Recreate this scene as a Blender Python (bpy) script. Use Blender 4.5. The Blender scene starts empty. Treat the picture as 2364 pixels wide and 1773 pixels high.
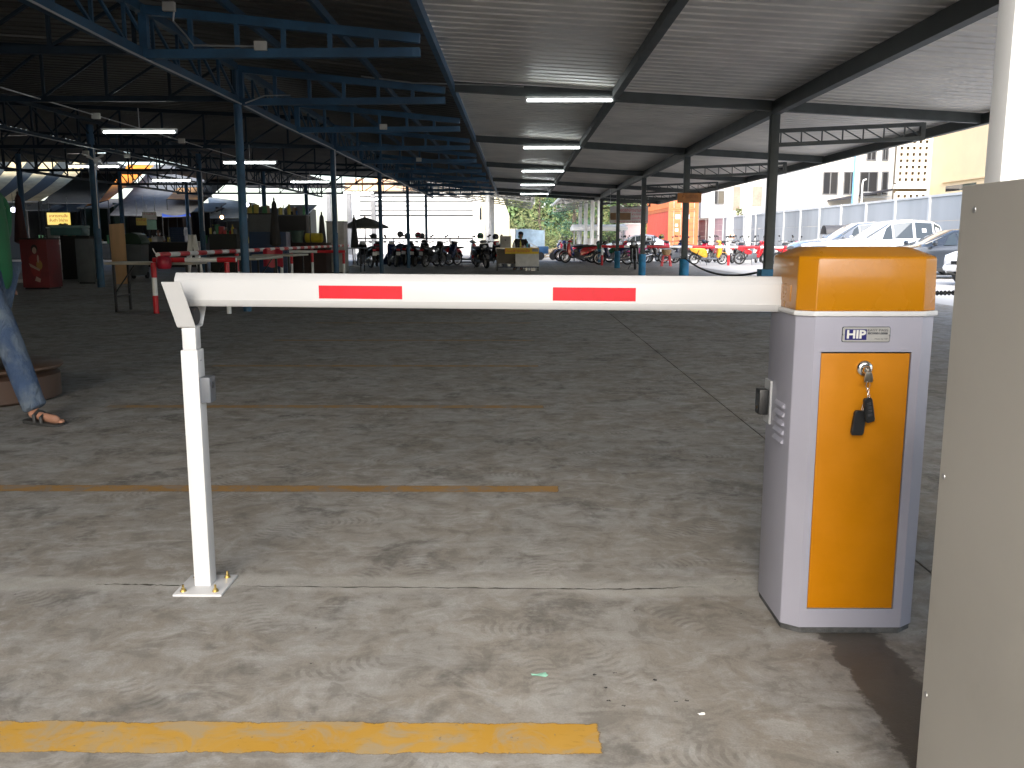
import bpy, bmesh, math, random
from mathutils import Vector, Matrix, Euler
R = math.radians
random.seed(11)
sc = bpy.context.scene
col = sc.collection

# ------------------------------------------------------------------ camera
H, F, PITCH, YAW = 1.15, 2050.0, 9.27, 0.335          # F in pixels of the 2364 x 1773 photograph
cam = bpy.data.objects.new('camera', bpy.data.cameras.new('camera')); col.objects.link(cam)
cam.location = (0, 0, H); cam.rotation_euler = (R(90 - PITCH), 0, R(YAW))
cam.data.sensor_width = 36; cam.data.lens = 36 * F / 2364
cam.data.clip_start = .05; cam.data.clip_end = 1500
sc.camera = cam
# ------------------------------------------------------------------ sky, sun, exposure (thin overcast)
SUN_EL, SUN_AZ = 36, 190                                # azimuth in degrees from +Y, clockwise; behind the camera
w = bpy.data.worlds.new('World'); sc.world = w; w.use_nodes = True
wn = w.node_tree; bg = wn.nodes['Background']
sky = wn.nodes.new('ShaderNodeTexSky'); sky.sky_type = 'NISHITA'; sky.sun_disc = False
sky.sun_elevation = R(SUN_EL); sky.sun_rotation = R(SUN_AZ)
sky.air_density = 1.0; sky.dust_density = 2.5; sky.ozone_density = 1.0
wn.links.new(sky.outputs[0], bg.inputs[0]); bg.inputs[1].default_value = 0.15
sun = bpy.data.objects.new('sun', bpy.data.lights.new('sun', 'SUN')); col.objects.link(sun)
sun.data.energy = 1.5; sun.data.angle = R(55); sun.data.color = (1, 1, .995)
_d = Vector((math.sin(R(SUN_AZ)) * math.cos(R(SUN_EL)), math.cos(R(SUN_AZ)) * math.cos(R(SUN_EL)), math.sin(R(SUN_EL))))
sun.rotation_euler = (-_d).to_track_quat('-Z', 'Y').to_euler()
sc.view_settings.view_transform = 'Standard'; sc.view_settings.look = 'None'
sc.view_settings.exposure = 1.85; sc.view_settings.gamma = 1; sc.view_settings.use_curve_mapping = False
sc.render.engine = 'CYCLES'
sc.cycles.use_adaptive_sampling = True; sc.cycles.adaptive_threshold = .025
sc.cycles.max_bounces = 6; sc.cycles.diffuse_bounces = 4; sc.cycles.glossy_bounces = 3
sc.cycles.transmission_bounces = 4; sc.cycles.sample_clamp_indirect = 4
try:
    sc.cycles.use_denoising = True
except Exception:
    pass

# ------------------------------------------------------------------ pixel -> place helpers (measuring only)
_rm = cam.rotation_euler.to_matrix()
def _ray(u, v): return _rm @ Vector(((u - 1182) / F, -(v - 886.5) / F, -1))
def W(u, v, Y):
    d = _ray(u, v); t = Y / d.y
    return Vector((d.x * t, Y, H + d.z * t))
def G(u, v):
    d = _ray(u, v); t = -H / d.z
    return Vector((d.x * t, d.y * t, 0))

# ------------------------------------------------------------------ materials
def lin(r, g, b):
    f = lambda c: (c / 255 / 12.92) if c / 255 <= .04045 else ((c / 255 + .055) / 1.055) ** 2.4
    return (f(r), f(g), f(b))
class NT:
    def __init__(s, name):
        s.m = bpy.data.materials.new(name); s.m.use_nodes = True; s.t = s.m.node_tree
        s.p = s.t.nodes['Principled BSDF']; s.out = s.t.nodes['Material Output']
    def n(s, kind, **kw):
        nd = s.t.nodes.new('ShaderNode' + kind)
        ins = kw.pop('ins', {})
        for k, v in kw.items(): setattr(nd, k, v)
        for k, v in ins.items():
            if hasattr(v, 'is_output') or hasattr(v, 'links'): s.t.links.new(v, nd.inputs[k])
            else: nd.inputs[k].default_value = v
        return nd
    def l(s, a, b): s.t.links.new(a, b)
    def math(s, op, a, b=0.0, c=None, clamp=False):
        nd = s.t.nodes.new('ShaderNodeMath'); nd.operation = op; nd.use_clamp = clamp
        for i, v in enumerate((a, b) if c is None else (a, b, c)):
            if hasattr(v, 'links'): s.t.links.new(v, nd.inputs[i])
            else: nd.inputs[i].default_value = v
        return nd.outputs[0]
    def coords(s, kind='Object', scale=(1, 1, 1), rot=(0, 0, 0)):
        tc = s.n('TexCoord'); mp = s.n('Mapping', ins={'Scale': scale, 'Rotation': rot})
        s.l(tc.outputs[kind], mp.inputs[0]); return mp.outputs[0]
    def noise(s, vec, scale, detail=4, rough=.55, dist=0):
        return s.n('TexNoise', ins={'Vector': vec, 'Scale': scale, 'Detail': detail, 'Roughness': rough, 'Distortion': dist}).outputs[0]
    def ramp(s, fac, a, b, ca=0.0, cb=1.0):
        return s.n('MapRange', interpolation_type='SMOOTHSTEP', ins={'Value': fac, 'From Min': a, 'From Max': b, 'To Min': ca, 'To Max': cb}).outputs[0]
    def mix(s, fac, a, b, mode='MIX'):
        nd = s.n('Mix', data_type='RGBA', blend_type=mode)
        for sock, v in ((nd.inputs[0], fac), (nd.inputs[6], a), (nd.inputs[7], b)):
            if hasattr(v, 'links'): s.l(v, sock)
            else: sock.default_value = (*v, 1) if isinstance(v, (tuple, list)) and len(v) == 3 else v
        return nd.outputs[2]
MATS = {}
def M(name, c, rough=.55, metal=0, var=.14, scale=5, bump=0, grime=0, coat=0, spec=.5, streak=False):
    """painted / plain surface: colour broken up by two noises, optional grime and fine relief"""
    if name in MATS: return MATS[name]
    s = NT(name); v = s.coords(scale=(1, 1, .15) if streak else (1, 1, 1))
    n1 = s.noise(v, scale, 6); n2 = s.noise(v, scale * .23, 3)
    f = s.math('MULTIPLY', s.ramp(n1, .25, .75, 1 - var, 1 + var), s.ramp(n2, .3, .7, 1 - var * .7, 1 + var * .7))
    colr = s.mix(1.0, c, s.n('CombineColor', ins={0: f, 1: f, 2: f}).outputs[0], 'MULTIPLY')
    if grime:
        g = s.ramp(s.noise(v, scale * .6, 8, .7, .6), .52, .72)
        colr = s.mix(s.math('MULTIPLY', g, grime), colr, tuple(x * .35 + .01 for x in c))
    s.l(colr, s.p.inputs['Base Color'])
    s.l(s.ramp(n1, .2, .8, max(.03, rough - .08), min(1, rough + .1)), s.p.inputs['Roughness'])
    s.p.inputs['Metallic'].default_value = metal
    s.p.inputs['Specular IOR Level'].default_value = spec
    if coat: s.p.inputs['Coat Weight'].default_value = coat; s.p.inputs['Coat Roughness'].default_value = .08
    if bump:
        b = s.n('Bump', ins={'Strength': bump, 'Distance': .01, 'Height': s.noise(v, scale * 9, 5)})
        s.l(b.outputs[0], s.p.inputs['Normal'])
    MATS[name] = s.m; return s.m
def emit(name, c, st):
    if name in MATS: return MATS[name]
    s = NT(name); s.p.inputs['Base Color'].default_value = (.8, .8, .8, 1)
    s.p.inputs['Emission Color'].default_value = (*c, 1); s.p.inputs['Emission Strength'].default_value = st
    MATS[name] = s.m; return s.m
def cloth(name, c, trans=.4, rough=.8):
    """thin fabric or tarpaulin that lets daylight through"""
    if name in MATS: return MATS[name]
    s = NT(name); v = s.coords(); n1 = s.noise(v, 3, 5)
    colr = s.mix(s.ramp(n1, .3, .7), tuple(x * .8 for x in c), tuple(min(1, x * 1.1) for x in c))
    s.l(colr, s.p.inputs['Base Color']); s.p.inputs['Roughness'].default_value = rough
    tr = s.n('BsdfTranslucent'); s.l(colr, tr.inputs[0])
    mx = s.n('MixShader', ins={0: trans}); s.l(s.p.outputs[0], mx.inputs[1]); s.l(tr.outputs[0], mx.inputs[2])
    s.l(mx.outputs[0], s.out.inputs[0]); MATS[name] = s.m; return s.m
def glass(name, c=(.02, .025, .03), rough=.04):
    if name in MATS: return MATS[name]
    s = NT(name); s.p.inputs['Base Color'].default_value = (*c, 1); s.p.inputs['Roughness'].default_value = rough
    s.p.inputs['Specular IOR Level'].default_value = .8; MATS[name] = s.m; return s.m

def concrete_floor():
    s = NT('worn_concrete'); tc = s.n('TexCoord'); P = tc.outputs['Object']
    sep = s.n('SeparateXYZ', ins={0: P}); X, Y = sep.outputs[0], sep.outputs[1]
    rot = s.coords(rot=(0, 0, R(38)), scale=(.5, 1.35, 1))           # swept streaks
    big = s.noise(P, .55, 5, .6, .5); mid = s.noise(P, 2.3, 8, .65, 1.2); fine = s.noise(P, 21, 8, .7); grit = s.noise(P, 190, 3)
    sweep = s.noise(rot, 4.5, 10, .72, 2.2); sweep2 = s.noise(s.coords(rot=(0, 0, R(-20)), scale=(.5, 1.5, 1)), 4.5, 8, .7, .8)
    c = s.mix(s.ramp(big, .3, .7), (.21, .186, .15), (.30, .28, .245))
    blot = s.noise(P, 7.5, 11, .74, .5)
    c = s.mix(s.math('MULTIPLY', s.ramp(mid, .4, .64), .6), c, (.33, .33, .315))
    c = s.mix(s.math('MULTIPLY', s.ramp(blot, .5, .62), .55), c, (.385, .385, .37))
    c = s.mix(s.math('MULTIPLY', s.ramp(blot, .5, .38), .6), c, (.15, .138, .118))
    c = s.mix(s.math('MULTIPLY', s.ramp(sweep, .54, .70), .45), c, (.47, .462, .44))
    c = s.mix(s.math('MULTIPLY', s.ramp(sweep2, .52, .72), .5), c, (.115, .105, .09))
    # blotchy dark foot-worn stains
    st = s.math('MULTIPLY', s.ramp(s.noise(P, 3.1, 7, .6, .7), .52, .66), s.ramp(fine, .32, .6))
    c = s.mix(s.math('MULTIPLY', st, .75), c, (.095, .09, .08))
    # tread-like crescents where dust was picked up
    wv = s.n('TexWave', wave_type='RINGS', ins={'Vector': P, 'Scale': 4.2, 'Distortion': 14, 'Detail': 4, 'Detail Scale': 1.4}).outputs[1]
    tr = s.math('MULTIPLY', s.ramp(wv, .72, .98), s.ramp(s.noise(P, 2.6, 3), .52, .66))
    c = s.mix(s.math('MULTIPLY', tr, .25), c, (.46, .455, .44))
    # shoe prints: an oval sole with tread bars, one per cell, turned at random
    for sc_, seed in ((1.7, 0.0), (2.3, 7.3)):
        P2 = s.n('VectorMath', operation='MULTIPLY_ADD', ins={0: P, 1: (1, 1, 0), 2: (seed, seed * .7, 0)}).outputs[0]
        vr = s.n('TexVoronoi', voronoi_dimensions='2D', ins={'Vector': P2, 'Scale': sc_})
        lc = s.n('VectorMath', operation='SUBTRACT', ins={0: P2, 1: vr.outputs['Position']}).outputs[0]
        rc = s.n('SeparateColor', ins={0: vr.outputs['Color']})
        ro = s.n('VectorRotate', rotation_type='Z_AXIS', ins={'Vector': lc, 'Angle': s.math('MULTIPLY', rc.outputs[0], 6.28)}).outputs[0]
        sx = s.n('SeparateXYZ', ins={0: ro}); lx, ly = sx.outputs[0], sx.outputs[1]
        wob = s.math('MULTIPLY', s.math('SUBTRACT', blot, .5), 1.1)
        ov = s.math('ADD', s.math('ADD', s.math('POWER', s.math('DIVIDE', s.math('ABSOLUTE', lx), .045), 2.0), s.math('POWER', s.math('DIVIDE', s.math('ABSOLUTE', ly), .13), 2.0)), wob)
        sole = s.math('SUBTRACT', 1.0, s.ramp(ov, .75, 1.1), clamp=True)
        bars = s.ramp(s.math('SINE', s.math('ADD', s.math('MULTIPLY', ly, 230.0), s.math('MULTIPLY', s.math('POWER', s.math('ABSOLUTE', lx), 1.6), 420.0))), -.3, .5)
        keep = s.math('GREATER_THAN', rc.outputs[1], .45)
        pm = s.math('MULTIPLY', s.math('MULTIPLY', sole, keep), s.ramp(fine, .35, .6))
        c = s.mix(s.math('MULTIPLY', pm, s.math('MULTIPLY', bars, .38)), c, (.13, .122, .108))
        c = s.mix(s.math('MULTIPLY', pm, s.math('MULTIPLY', s.math('SUBTRACT', 1.0, bars), .18)), c, (.42, .415, .39))
    # pale cement dust left where the barrier was bolted down
    du = s.math('SUBTRACT', 1.0, s.ramp(s.math('ADD', s.math('ABSOLUTE', s.math('SUBTRACT', Y, 2.7)), s.math('MULTIPLY', s.math('SUBTRACT', mid, .5), 3.2)), .35, 1.7), clamp=True)
    c = s.mix(s.math('MULTIPLY', du, .05), c, (.43, .425, .405))
    jt = s.math('SUBTRACT', 1.0, s.ramp(s.math('ADD', s.math('ABSOLUTE', s.math('SUBTRACT', Y, 2.84)), s.math('MULTIPLY', s.math('SUBTRACT', s.noise(s.coords(scale=(.6, 2, 1)), 2.2, 6), .5), .34)), .03, .1), clamp=True)
    c = s.mix(s.math('MULTIPLY', jt, .45), c, (.47, .465, .43))
    # hairline scratches and specks
    sc1 = s.ramp(s.noise(s.coords(rot=(0, 0, R(35)), scale=(.6, 9, 1)), 5, 5, .6, .4), .69, .73)
    c = s.mix(s.math('MULTIPLY', sc1, .5), c, (.52, .51, .49))
    vo = s.n('TexVoronoi', ins={'Vector': P, 'Scale': 9.0}).outputs[0]
    c = s.mix(s.math('SUBTRACT', 1.0, s.ramp(vo, .02, .035), clamp=True), c, (.06, .055, .05))
    c = s.mix(s.ramp(grit, .3, .75, 0, .22), c, (.1, .095, .09))
    # wet trickle running out from under the cabinet
    wx = s.math('ADD', s.math('SUBTRACT', X, s.math('ADD', .985, s.math('MULTIPLY', s.math('SUBTRACT', 2.44, Y), -.03))), s.math('MULTIPLY', s.math('SUBTRACT', s.noise(P, 11, 8, .75), .5), .15))
    wm = s.math('SUBTRACT', 1.0, s.ramp(s.math('ABSOLUTE', wx), .082, .1), clamp=True)
    wm = s.math('MULTIPLY', wm, s.ramp(s.math('ADD', Y, s.math('MULTIPLY', s.noise(P, 14, 4), .08)), 2.56, 2.6, 1, 0))
    c = s.mix(s.math('MULTIPLY', wm, .92), c, s.mix(s.ramp(fine, .3, .7), (.052, .046, .038), (.085, .076, .064)))
    s.l(c, s.p.inputs['Base Color'])
    rg = s.math('SUBTRACT', s.ramp(fine, .2, .8, .62, .9), s.math('MULTIPLY', wm, .3))
    s.l(rg, s.p.inputs['Roughness']); s.p.inputs['Specular IOR Level'].default_value = .35
    hgt = s.math('ADD', s.math('MULTIPLY', fine, .6), s.math('ADD', s.math('MULTIPLY', grit, .25), mid))
    s.l(s.n('Bump', ins={'Strength': .35, 'Distance': .006, 'Height': hgt}).outputs[0], s.p.inputs['Normal'])
    return s.m
def worn_paint(name, c1, c2, under):
    s = NT(name); P = s.coords('Object')
    n = s.noise(P, 9, 8, .7, .8); n2 = s.noise(P, 2.2, 4); n3 = s.noise(s.coords(scale=(1, 5, 1)), 16, 7, .7, .6)
    c = s.mix(s.ramp(n2, .3, .7), c1, c2)
    c = s.mix(s.math('MULTIPLY', s.ramp(n3, .55, .72), .6), c, tuple(x * .55 for x in c1))
    c = s.mix(s.math('MULTIPLY', s.ramp(n, .44, .64), .8), c, under)
    s.l(c, s.p.inputs['Base Color']); s.p.inputs['Roughness'].default_value = .7
    s.l(s.n('Bump', ins={'Strength': .3, 'Distance': .004, 'Height': n}).outputs[0], s.p.inputs['Normal'])
    # ragged, flaked edges: paint simply is not there
    sp = s.n('SeparateXYZ', ins={0: s.n('TexCoord').outputs['Generated']})
    e = s.math('MINIMUM', s.math('MINIMUM', sp.outputs[1], s.math('SUBTRACT', 1.0, sp.outputs[1])), s.math('MULTIPLY', s.math('SUBTRACT', 1.0, sp.outputs[0]), 20.0))
    al = s.ramp(s.math('ADD', e, s.math('MULTIPLY', s.math('SUBTRACT', n, .5), .35)), .02, .07)
    chip = s.math('SUBTRACT', 1.0, s.ramp(s.noise(P, 26, 6, .7), .64, .68), clamp=True)
    s.l(s.math('MULTIPLY', al, chip), s.p.inputs['Alpha']); return s.m

white_paint = M('white_powder_coat', (.55, .555, .555), .36, var=.02, scale=3)
cab_white = M('lavender_white_coat', (.31, .31, .365), .35, var=.03, scale=4, bump=.03)
yellow = M('yellow_gloss_paint', (.38, .15, .0005), .3, var=.03, scale=3, coat=.2, spec=.35)
yellow_door = M('yellow_satin_paint', (.47, .175, .0005), .4, var=.05, scale=14, bump=.03, spec=.3)
red_refl = M('red_reflective_tape', (.55, .004, .016), .35, var=.12, scale=30, spec=.25)
chrome = M('chrome', (.75, .75, .74), .12, 1, var=.05)
brass = M('yellow_zinc_bolt', (.55, .42, .16), .3, 1, var=.2, scale=40)
steel = M('dull_steel', (.42, .42, .42), .4, .8, var=.15)
black_pl = M('black_plastic', (.014, .015, .016), .38, var=.2, scale=20)
grey_pl = M('grey_plastic', (.095, .105, .12), .45, var=.1)
rubber = M('black_rubber', (.03, .03, .032), .7, var=.2, scale=14)
sealant = M('grey_sealant', (.07, .072, .072), .85, var=.4, scale=30, bump=.5)
board = M('grey_beige_board', (.44, .42, .375), .62, var=.07, scale=2.2, bump=.08, grime=.12)
post_white = M('white_post_paint', (.82, .83, .83), .4, var=.03)
canopy_st = M('dark_green_grey_steel', (.05, .058, .056), .55, var=.25, scale=4, grime=.3)
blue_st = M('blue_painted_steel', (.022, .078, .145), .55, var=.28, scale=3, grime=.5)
blue_dk = M('shaded_blue_truss_paint', (.018, .055, .095), .6, var=.3, scale=3, grime=.5)  # darker copy of the steel blue; hall shade put into the colour
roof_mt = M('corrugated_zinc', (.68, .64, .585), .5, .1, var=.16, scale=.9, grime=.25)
shaded_truss = M('shaded_truss_paint', (.008, .02, .032), .7, var=.3, scale=3)  # truss blue darkened to near black to stand for shade inside the hall
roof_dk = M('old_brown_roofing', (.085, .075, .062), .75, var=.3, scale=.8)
blue_base = M('blue_concrete_paint', (.02, .19, .36), .6, var=.25, scale=6, grime=.35)
galv = M('galvanised_conduit', (.45, .45, .44), .4, .6, var=.1)
tube_on = emit('fluorescent_tube', (.93, 1, 1), 7.0)
wood = M('plywood', (.42, .25, .12), .7, var=.2, scale=4, grime=.2, streak=True)
orange_wood = M('orange_plank', (.34, .13, .03), .6, var=.35, scale=5, grime=.4)
dark_wood = M('dark_stained_wood', (.035, .025, .02), .6, var=.3)
red_pt = M('red_gloss_paint', (.55, .012, .02), .4, var=.15, grime=.15)
wht_pt = M('white_gloss_paint', (.78, .78, .76), .45, var=.1, grime=.15)
wall_c = M('weathered_concrete_panel', (.36, .37, .375), .8, var=.16, scale=.5, grime=.4, bump=.2, streak=True)
wall_cp = M('pale_concrete_post', (.56, .56, .55), .8, var=.1, scale=2, grime=.2)
cream = M('cream_render', (.78, .72, .64), .8, var=.05, scale=1)
beige = M('beige_render', (.70, .54, .34), .8, var=.05, scale=1)
win_gl = glass('window_glass', (.035, .036, .04))
car_gl = glass('car_glass', (.03, .04, .045))
frame_al = M('grey_window_frame', (.2, .2, .2), .5)
skin = M('skin', (.38, .19, .12), .55, var=.1, scale=9)
def make_denim():
    s = NT('blue_denim'); v = s.coords(); n1 = s.noise(v, 5, 6, .6, .6); n2 = s.noise(s.coords(scale=(1, 1, .45)), 17, 5, .55, 1.4)
    c = s.mix(s.ramp(n1, .38, .68), (.05, .08, .145), (.135, .165, .2)); c = s.mix(s.math('MULTIPLY', s.ramp(n2, .55, .7), .35), c, (.03, .05, .1))
    s.l(c, s.p.inputs['Base Color']); s.p.inputs['Roughness'].default_value = .9; s.p.inputs['Specular IOR Level'].default_value = .2
    s.l(s.n('Bump', ins={'Strength': .9, 'Distance': .03, 'Height': n2}).outputs[0], s.p.inputs['Normal']); return s.m
denim = make_denim()
green_sh = M('green_jersey', (.008, .10, .036), .8, var=.2, scale=6)
leather = M('dark_grey_sandal', (.03, .03, .028), .6)
tyre_m = M('tyre_rubber', (.022, .022, .023), .8, var=.2)
rim_m = M('alloy_rim', (.5, .5, .5), .3, .8)
seat_m = M('black_vinyl_seat', (.02, .02, .021), .5)
ground_m = M('pale_yard_concrete', (.46, .45, .43), .8, var=.12, scale=.5, bump=.1, grime=.2)
asph = M('floor_joint_dirt', (.035, .033, .03), .9)

# ------------------------------------------------------------------ mesh builder
class MB:
    def __init__(s): s.v = []; s.f = []
    def add(s, vs, fs):
        o = len(s.v); s.v += [tuple(p) for p in vs]; s.f += [tuple(i + o for i in f) for f in fs]; return s
    def box(s, x0, x1, y0, y1, z0, z1):
        return s.add([(x, y, z) for x in (x0, x1) for y in (y0, y1) for z in (z0, z1)],
                     [(0, 1, 3, 2), (4, 6, 7, 5), (0, 4, 5, 1), (2, 3, 7, 6), (0, 2, 6, 4), (1, 5, 7, 3)])
    def bar(s, p0, p1, a, b=None, up=(0, 0, 1)):
        b = b or a; p0, p1 = Vector(p0), Vector(p1); d = (p1 - p0).normalized(); u = Vector(up)
        if abs(d.dot(u)) > .98: u = Vector((0, 1, 0))
        x = d.cross(u).normalized() * a / 2; y = x.cross(d).normalized() * b / 2
        vs = [p + sx * x + sy * y for p in (p0, p1) for sx, sy in ((-1, -1), (1, -1), (1, 1), (-1, 1))]
        return s.add(vs, [(3, 2, 1, 0), (4, 5, 6, 7), (0, 1, 5, 4), (1, 2, 6, 5), (2, 3, 7, 6), (3, 0, 4, 7)])
    def tube(s, pts, r, n=8, cap=True):
        pts = [Vector(p) for p in pts]; rs = r if isinstance(r, (list, tuple)) else [r] * len(pts)
        vs = []; pu = None
        for i, p in enumerate(pts):
            d = (pts[min(i + 1, len(pts) - 1)] - pts[max(i - 1, 0)]).normalized()
            if pu is None: pu = Vector((0, 0, 1)) if abs(d.z) < .9 else Vector((1, 0, 0))
            x = d.cross(pu).normalized(); y = x.cross(d).normalized(); pu = y
            vs += [p + (x * math.cos(2 * math.pi * k / n) + y * math.sin(2 * math.pi * k / n)) * rs[i] for k in range(n)]
        fs = [(i * n + k, i * n + (k + 1) % n, (i + 1) * n + (k + 1) % n, (i + 1) * n + k) for i in range(len(pts) - 1) for k in range(n)]
        if cap: fs += [tuple(range(n))[::-1], tuple((len(pts) - 1) * n + k for k in range(n))]
        return s.add(vs, fs)
    def prism(s, poly, axis, a0, a1):
        n = len(poly)
        m = {'x': lambda p, t: (t, p[0], p[1]), 'y': lambda p, t: (p[0], t, p[1]), 'z': lambda p, t: (p[0], p[1], t)}[axis]
        vs = [m(p, a0) for p in poly] + [m(p, a1) for p in poly]
        return s.add(vs, [tuple(range(n))[::-1], tuple(range(n, 2 * n))] + [(i, (i + 1) % n, n + (i + 1) % n, n + i) for i in range(n)])
    def lathe(s, prof, n=12, c=(0, 0, 0), axis='z', ang=2 * math.pi):
        full = ang > 6.28; m = n if full else n + 1; vs = []
        for r, z in prof:
            for k in range(m):
                a = ang * k / n; x, y = r * math.cos(a), r * math.sin(a)
                p = {'z': (x, y, z), 'y': (x, z, y), 'x': (z, x, y)}[axis]
                vs.append((p[0] + c[0], p[1] + c[1], p[2] + c[2]))
        fs = [(i * m + k, i * m + (k + 1) % m, (i + 1) * m + (k + 1) % m, (i + 1) * m + k) for i in range(len(prof) - 1) for k in range(n)]
        return s.add(vs, fs)
    def ell(s, c, r, n=10, m=6):
        pr = [(max(1e-4, math.sin(math.pi * i / m)), -math.cos(math.pi * i / m)) for i in range(m + 1)]
        o = len(s.v); s.lathe(pr, n)
        for i in range(o, len(s.v)): s.v[i] = (c[0] + s.v[i][0] * r[0], c[1] + s.v[i][1] * r[1], c[2] + s.v[i][2] * r[2])
        return s
    def grid(s, fn, nu, nv):
        vs = [fn(i / nu, j / nv) for i in range(nu + 1) for j in range(nv + 1)]
        return s.add(vs, [(i * (nv + 1) + j, (i + 1) * (nv + 1) + j, (i + 1) * (nv + 1) + j + 1, i * (nv + 1) + j + 1) for i in range(nu) for j in range(nv)])
    def xf(s, mt): s.v = [tuple(mt @ Vector(p)) for p in s.v]; return s
    def mesh(s, name, mat, smooth=False, bevel=0, seg=2):
        me = bpy.data.meshes.new(name); me.from_pydata(s.v, [], s.f)
        bm = bmesh.new(); bm.from_mesh(me)
        bmesh.ops.recalc_face_normals(bm, faces=bm.faces)
        if bevel:
            es = [e for e in bm.edges if len(e.link_faces) == 2 and e.calc_face_angle(0) > R(25)]
            bmesh.ops.bevel(bm, geom=es, offset=bevel, segments=seg, profile=.6, affect='EDGES', clamp_overlap=True)
        bm.to_mesh(me); bm.free()
        if smooth or bevel:
            for p in me.polygons: p.use_smooth = True
            me.set_sharp_from_angle(angle=R(40))
        me.materials.append(mat); return me
    def build(s, name, mat, parent=None, smooth=False, bevel=0, seg=2, world=False):
        o = bpy.data.objects.new(name, s.mesh(name, mat, smooth, bevel, seg)); col.objects.link(o)
        if parent:
            o.parent = parent
            if world:                                  # vertices are in world metres, the parent stands at its own base
                q = Vector((0, 0, 0)); p = parent
                while p: q += p.location; p = p.parent
                o.location = -q
        return o
def tag(o, label, cat, group=None, kind=None):
    if label: o['label'] = label
    if cat: o['category'] = cat
    if group: o['group'] = group
    if kind: o['kind'] = kind
    return o
def thing(name, label, cat, loc=(0, 0, 0), rz=0, group=None):
    o = bpy.data.objects.new(name, None); col.objects.link(o); o.empty_display_size = .2
    o.location = loc; o.rotation_euler = (0, 0, R(rz)); return tag(o, label, cat, group)
def struct(o): o['kind'] = 'structure'; return o
def copy_tree(o, parent=None):
    c = o.copy(); col.objects.link(c); c.parent = parent
    for ch in list(o.children): copy_tree(ch, c)
    return c
def obj_from(name, me, parent, loc=(0, 0, 0), rot=(0, 0, 0)):
    o = bpy.data.objects.new(name, me); col.objects.link(o); o.parent = parent; o.location = loc; o.rotation_euler = rot; return o
def text(body, size, mat, parent, loc, rot=(90, 0, 0), name='lettering', bold=0, width=None, extr=.0008):
    cu = bpy.data.curves.new('t', 'FONT'); cu.body = body; cu.size = size; cu.align_x = 'CENTER'; cu.align_y = 'CENTER'; cu.offset = bold; cu.extrude = extr
    t = bpy.data.objects.new('t', cu); col.objects.link(t)
    me = bpy.data.meshes.new_from_object(t.evaluated_get(bpy.context.evaluated_depsgraph_get()))
    bpy.data.objects.remove(t); me.materials.clear(); me.materials.append(mat); me.name = name
    if width:
        xs = [v.co.x for v in me.vertices]; k = width / (max(xs) - min(xs))
        for v in me.vertices: v.co.x *= k
    return obj_from(name, me, parent, loc, tuple(R(a) for a in rot))

# ================================================================== THE SETTING
g = MB().add([(-300, -200, -.03), (300, -200, -.03), (300, 400, -.03), (-300, 400, -.03)], [(0, 1, 2, 3)]).build('ground', ground_m); struct(g)
jd = MB().add([(-30, -9, -.014), (7.6, -9, -.014), (7.6, 47, -.014), (-30, 47, -.014)], [(0, 1, 2, 3)]).build('floor_base', asph); struct(jd)
floor = bpy.data.objects.new('floor', None); col.objects.link(floor); struct(floor)
cf = concrete_floor()
for x0, x1 in ((-30, -8.3), (-8.291, 1.441), (1.45, 7.6)):
    for y0, y1 in ((-9, 24.6), (24.61, 47)):
        MB().box(x0, x1, y0, y1, -.012, 0).build('floor_slab', cf, floor)
# ragged cracks in the patched joint under the boom
crk = MB(); rr = random.Random(3)
def crack(pts, wd):
    for i in range(len(pts) - 1):
        (xa, ya), (xb, yb) = pts[i], pts[i + 1]; n = 14
        up, lo = [], []
        for k in range(n + 1):
            t = k / n; x = xa + (xb - xa) * t; y = ya + (yb - ya) * t + rr.uniform(-.004, .004)
            h = wd * rr.uniform(.15, 1) * (.35 + .65 * math.sin(math.pi * min(1, max(0, (i + t) / (len(pts) - 1)))))
            up.append((x, y + h, .0012)); lo.append((x, y - h, .0012))
        vs = up + lo; crk.add(vs, [(k, n + 1 + k, n + 2 + k, k + 1) for k in range(n)])
crack([(-1.42, 2.84), (-1.25, 2.835), (-1.11, 2.825)], .007)
crack([(-.94, 2.825), (-.6, 2.82), (-.2, 2.815), (.25, 2.805), (.52, 2.815)], .0055)
crack([(.1, 2.812), (.35, 2.803), (.62, 2.83)], .004)
crk.build('crack', M('dark_crack', (.05, .045, .035), .95), floor)
# parking bay lines
line_m = [worn_paint('worn_yellow_line', (.44, .24, .025), (.46, .28, .06), (.33, .27, .17)), worn_paint('faded_brown_line', (.30, .165, .045), (.33, .19, .06), (.2, .185, .165))]
for i, (yc, x0, x1) in enumerate(((1.912, -2.9, .2), (4.005, -2.9, .2), (6.06, -2.85, .19), (8.07, -2.8, .2), (10.15, -2.8, .2), (12.3, -2.8, .2), (14.4, -2.8, .2))):
    wd = .071 if i < 1 else .058
    m = MB().add([(x0, yc - wd, .0012), (x1, yc - wd, .0012), (x1, yc + wd, .0012), (x0, yc + wd, .0012)], [(0, 1, 2, 3)])
    o = m.build('painted_line', line_m[0 if i < 1 else 1], floor)
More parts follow.
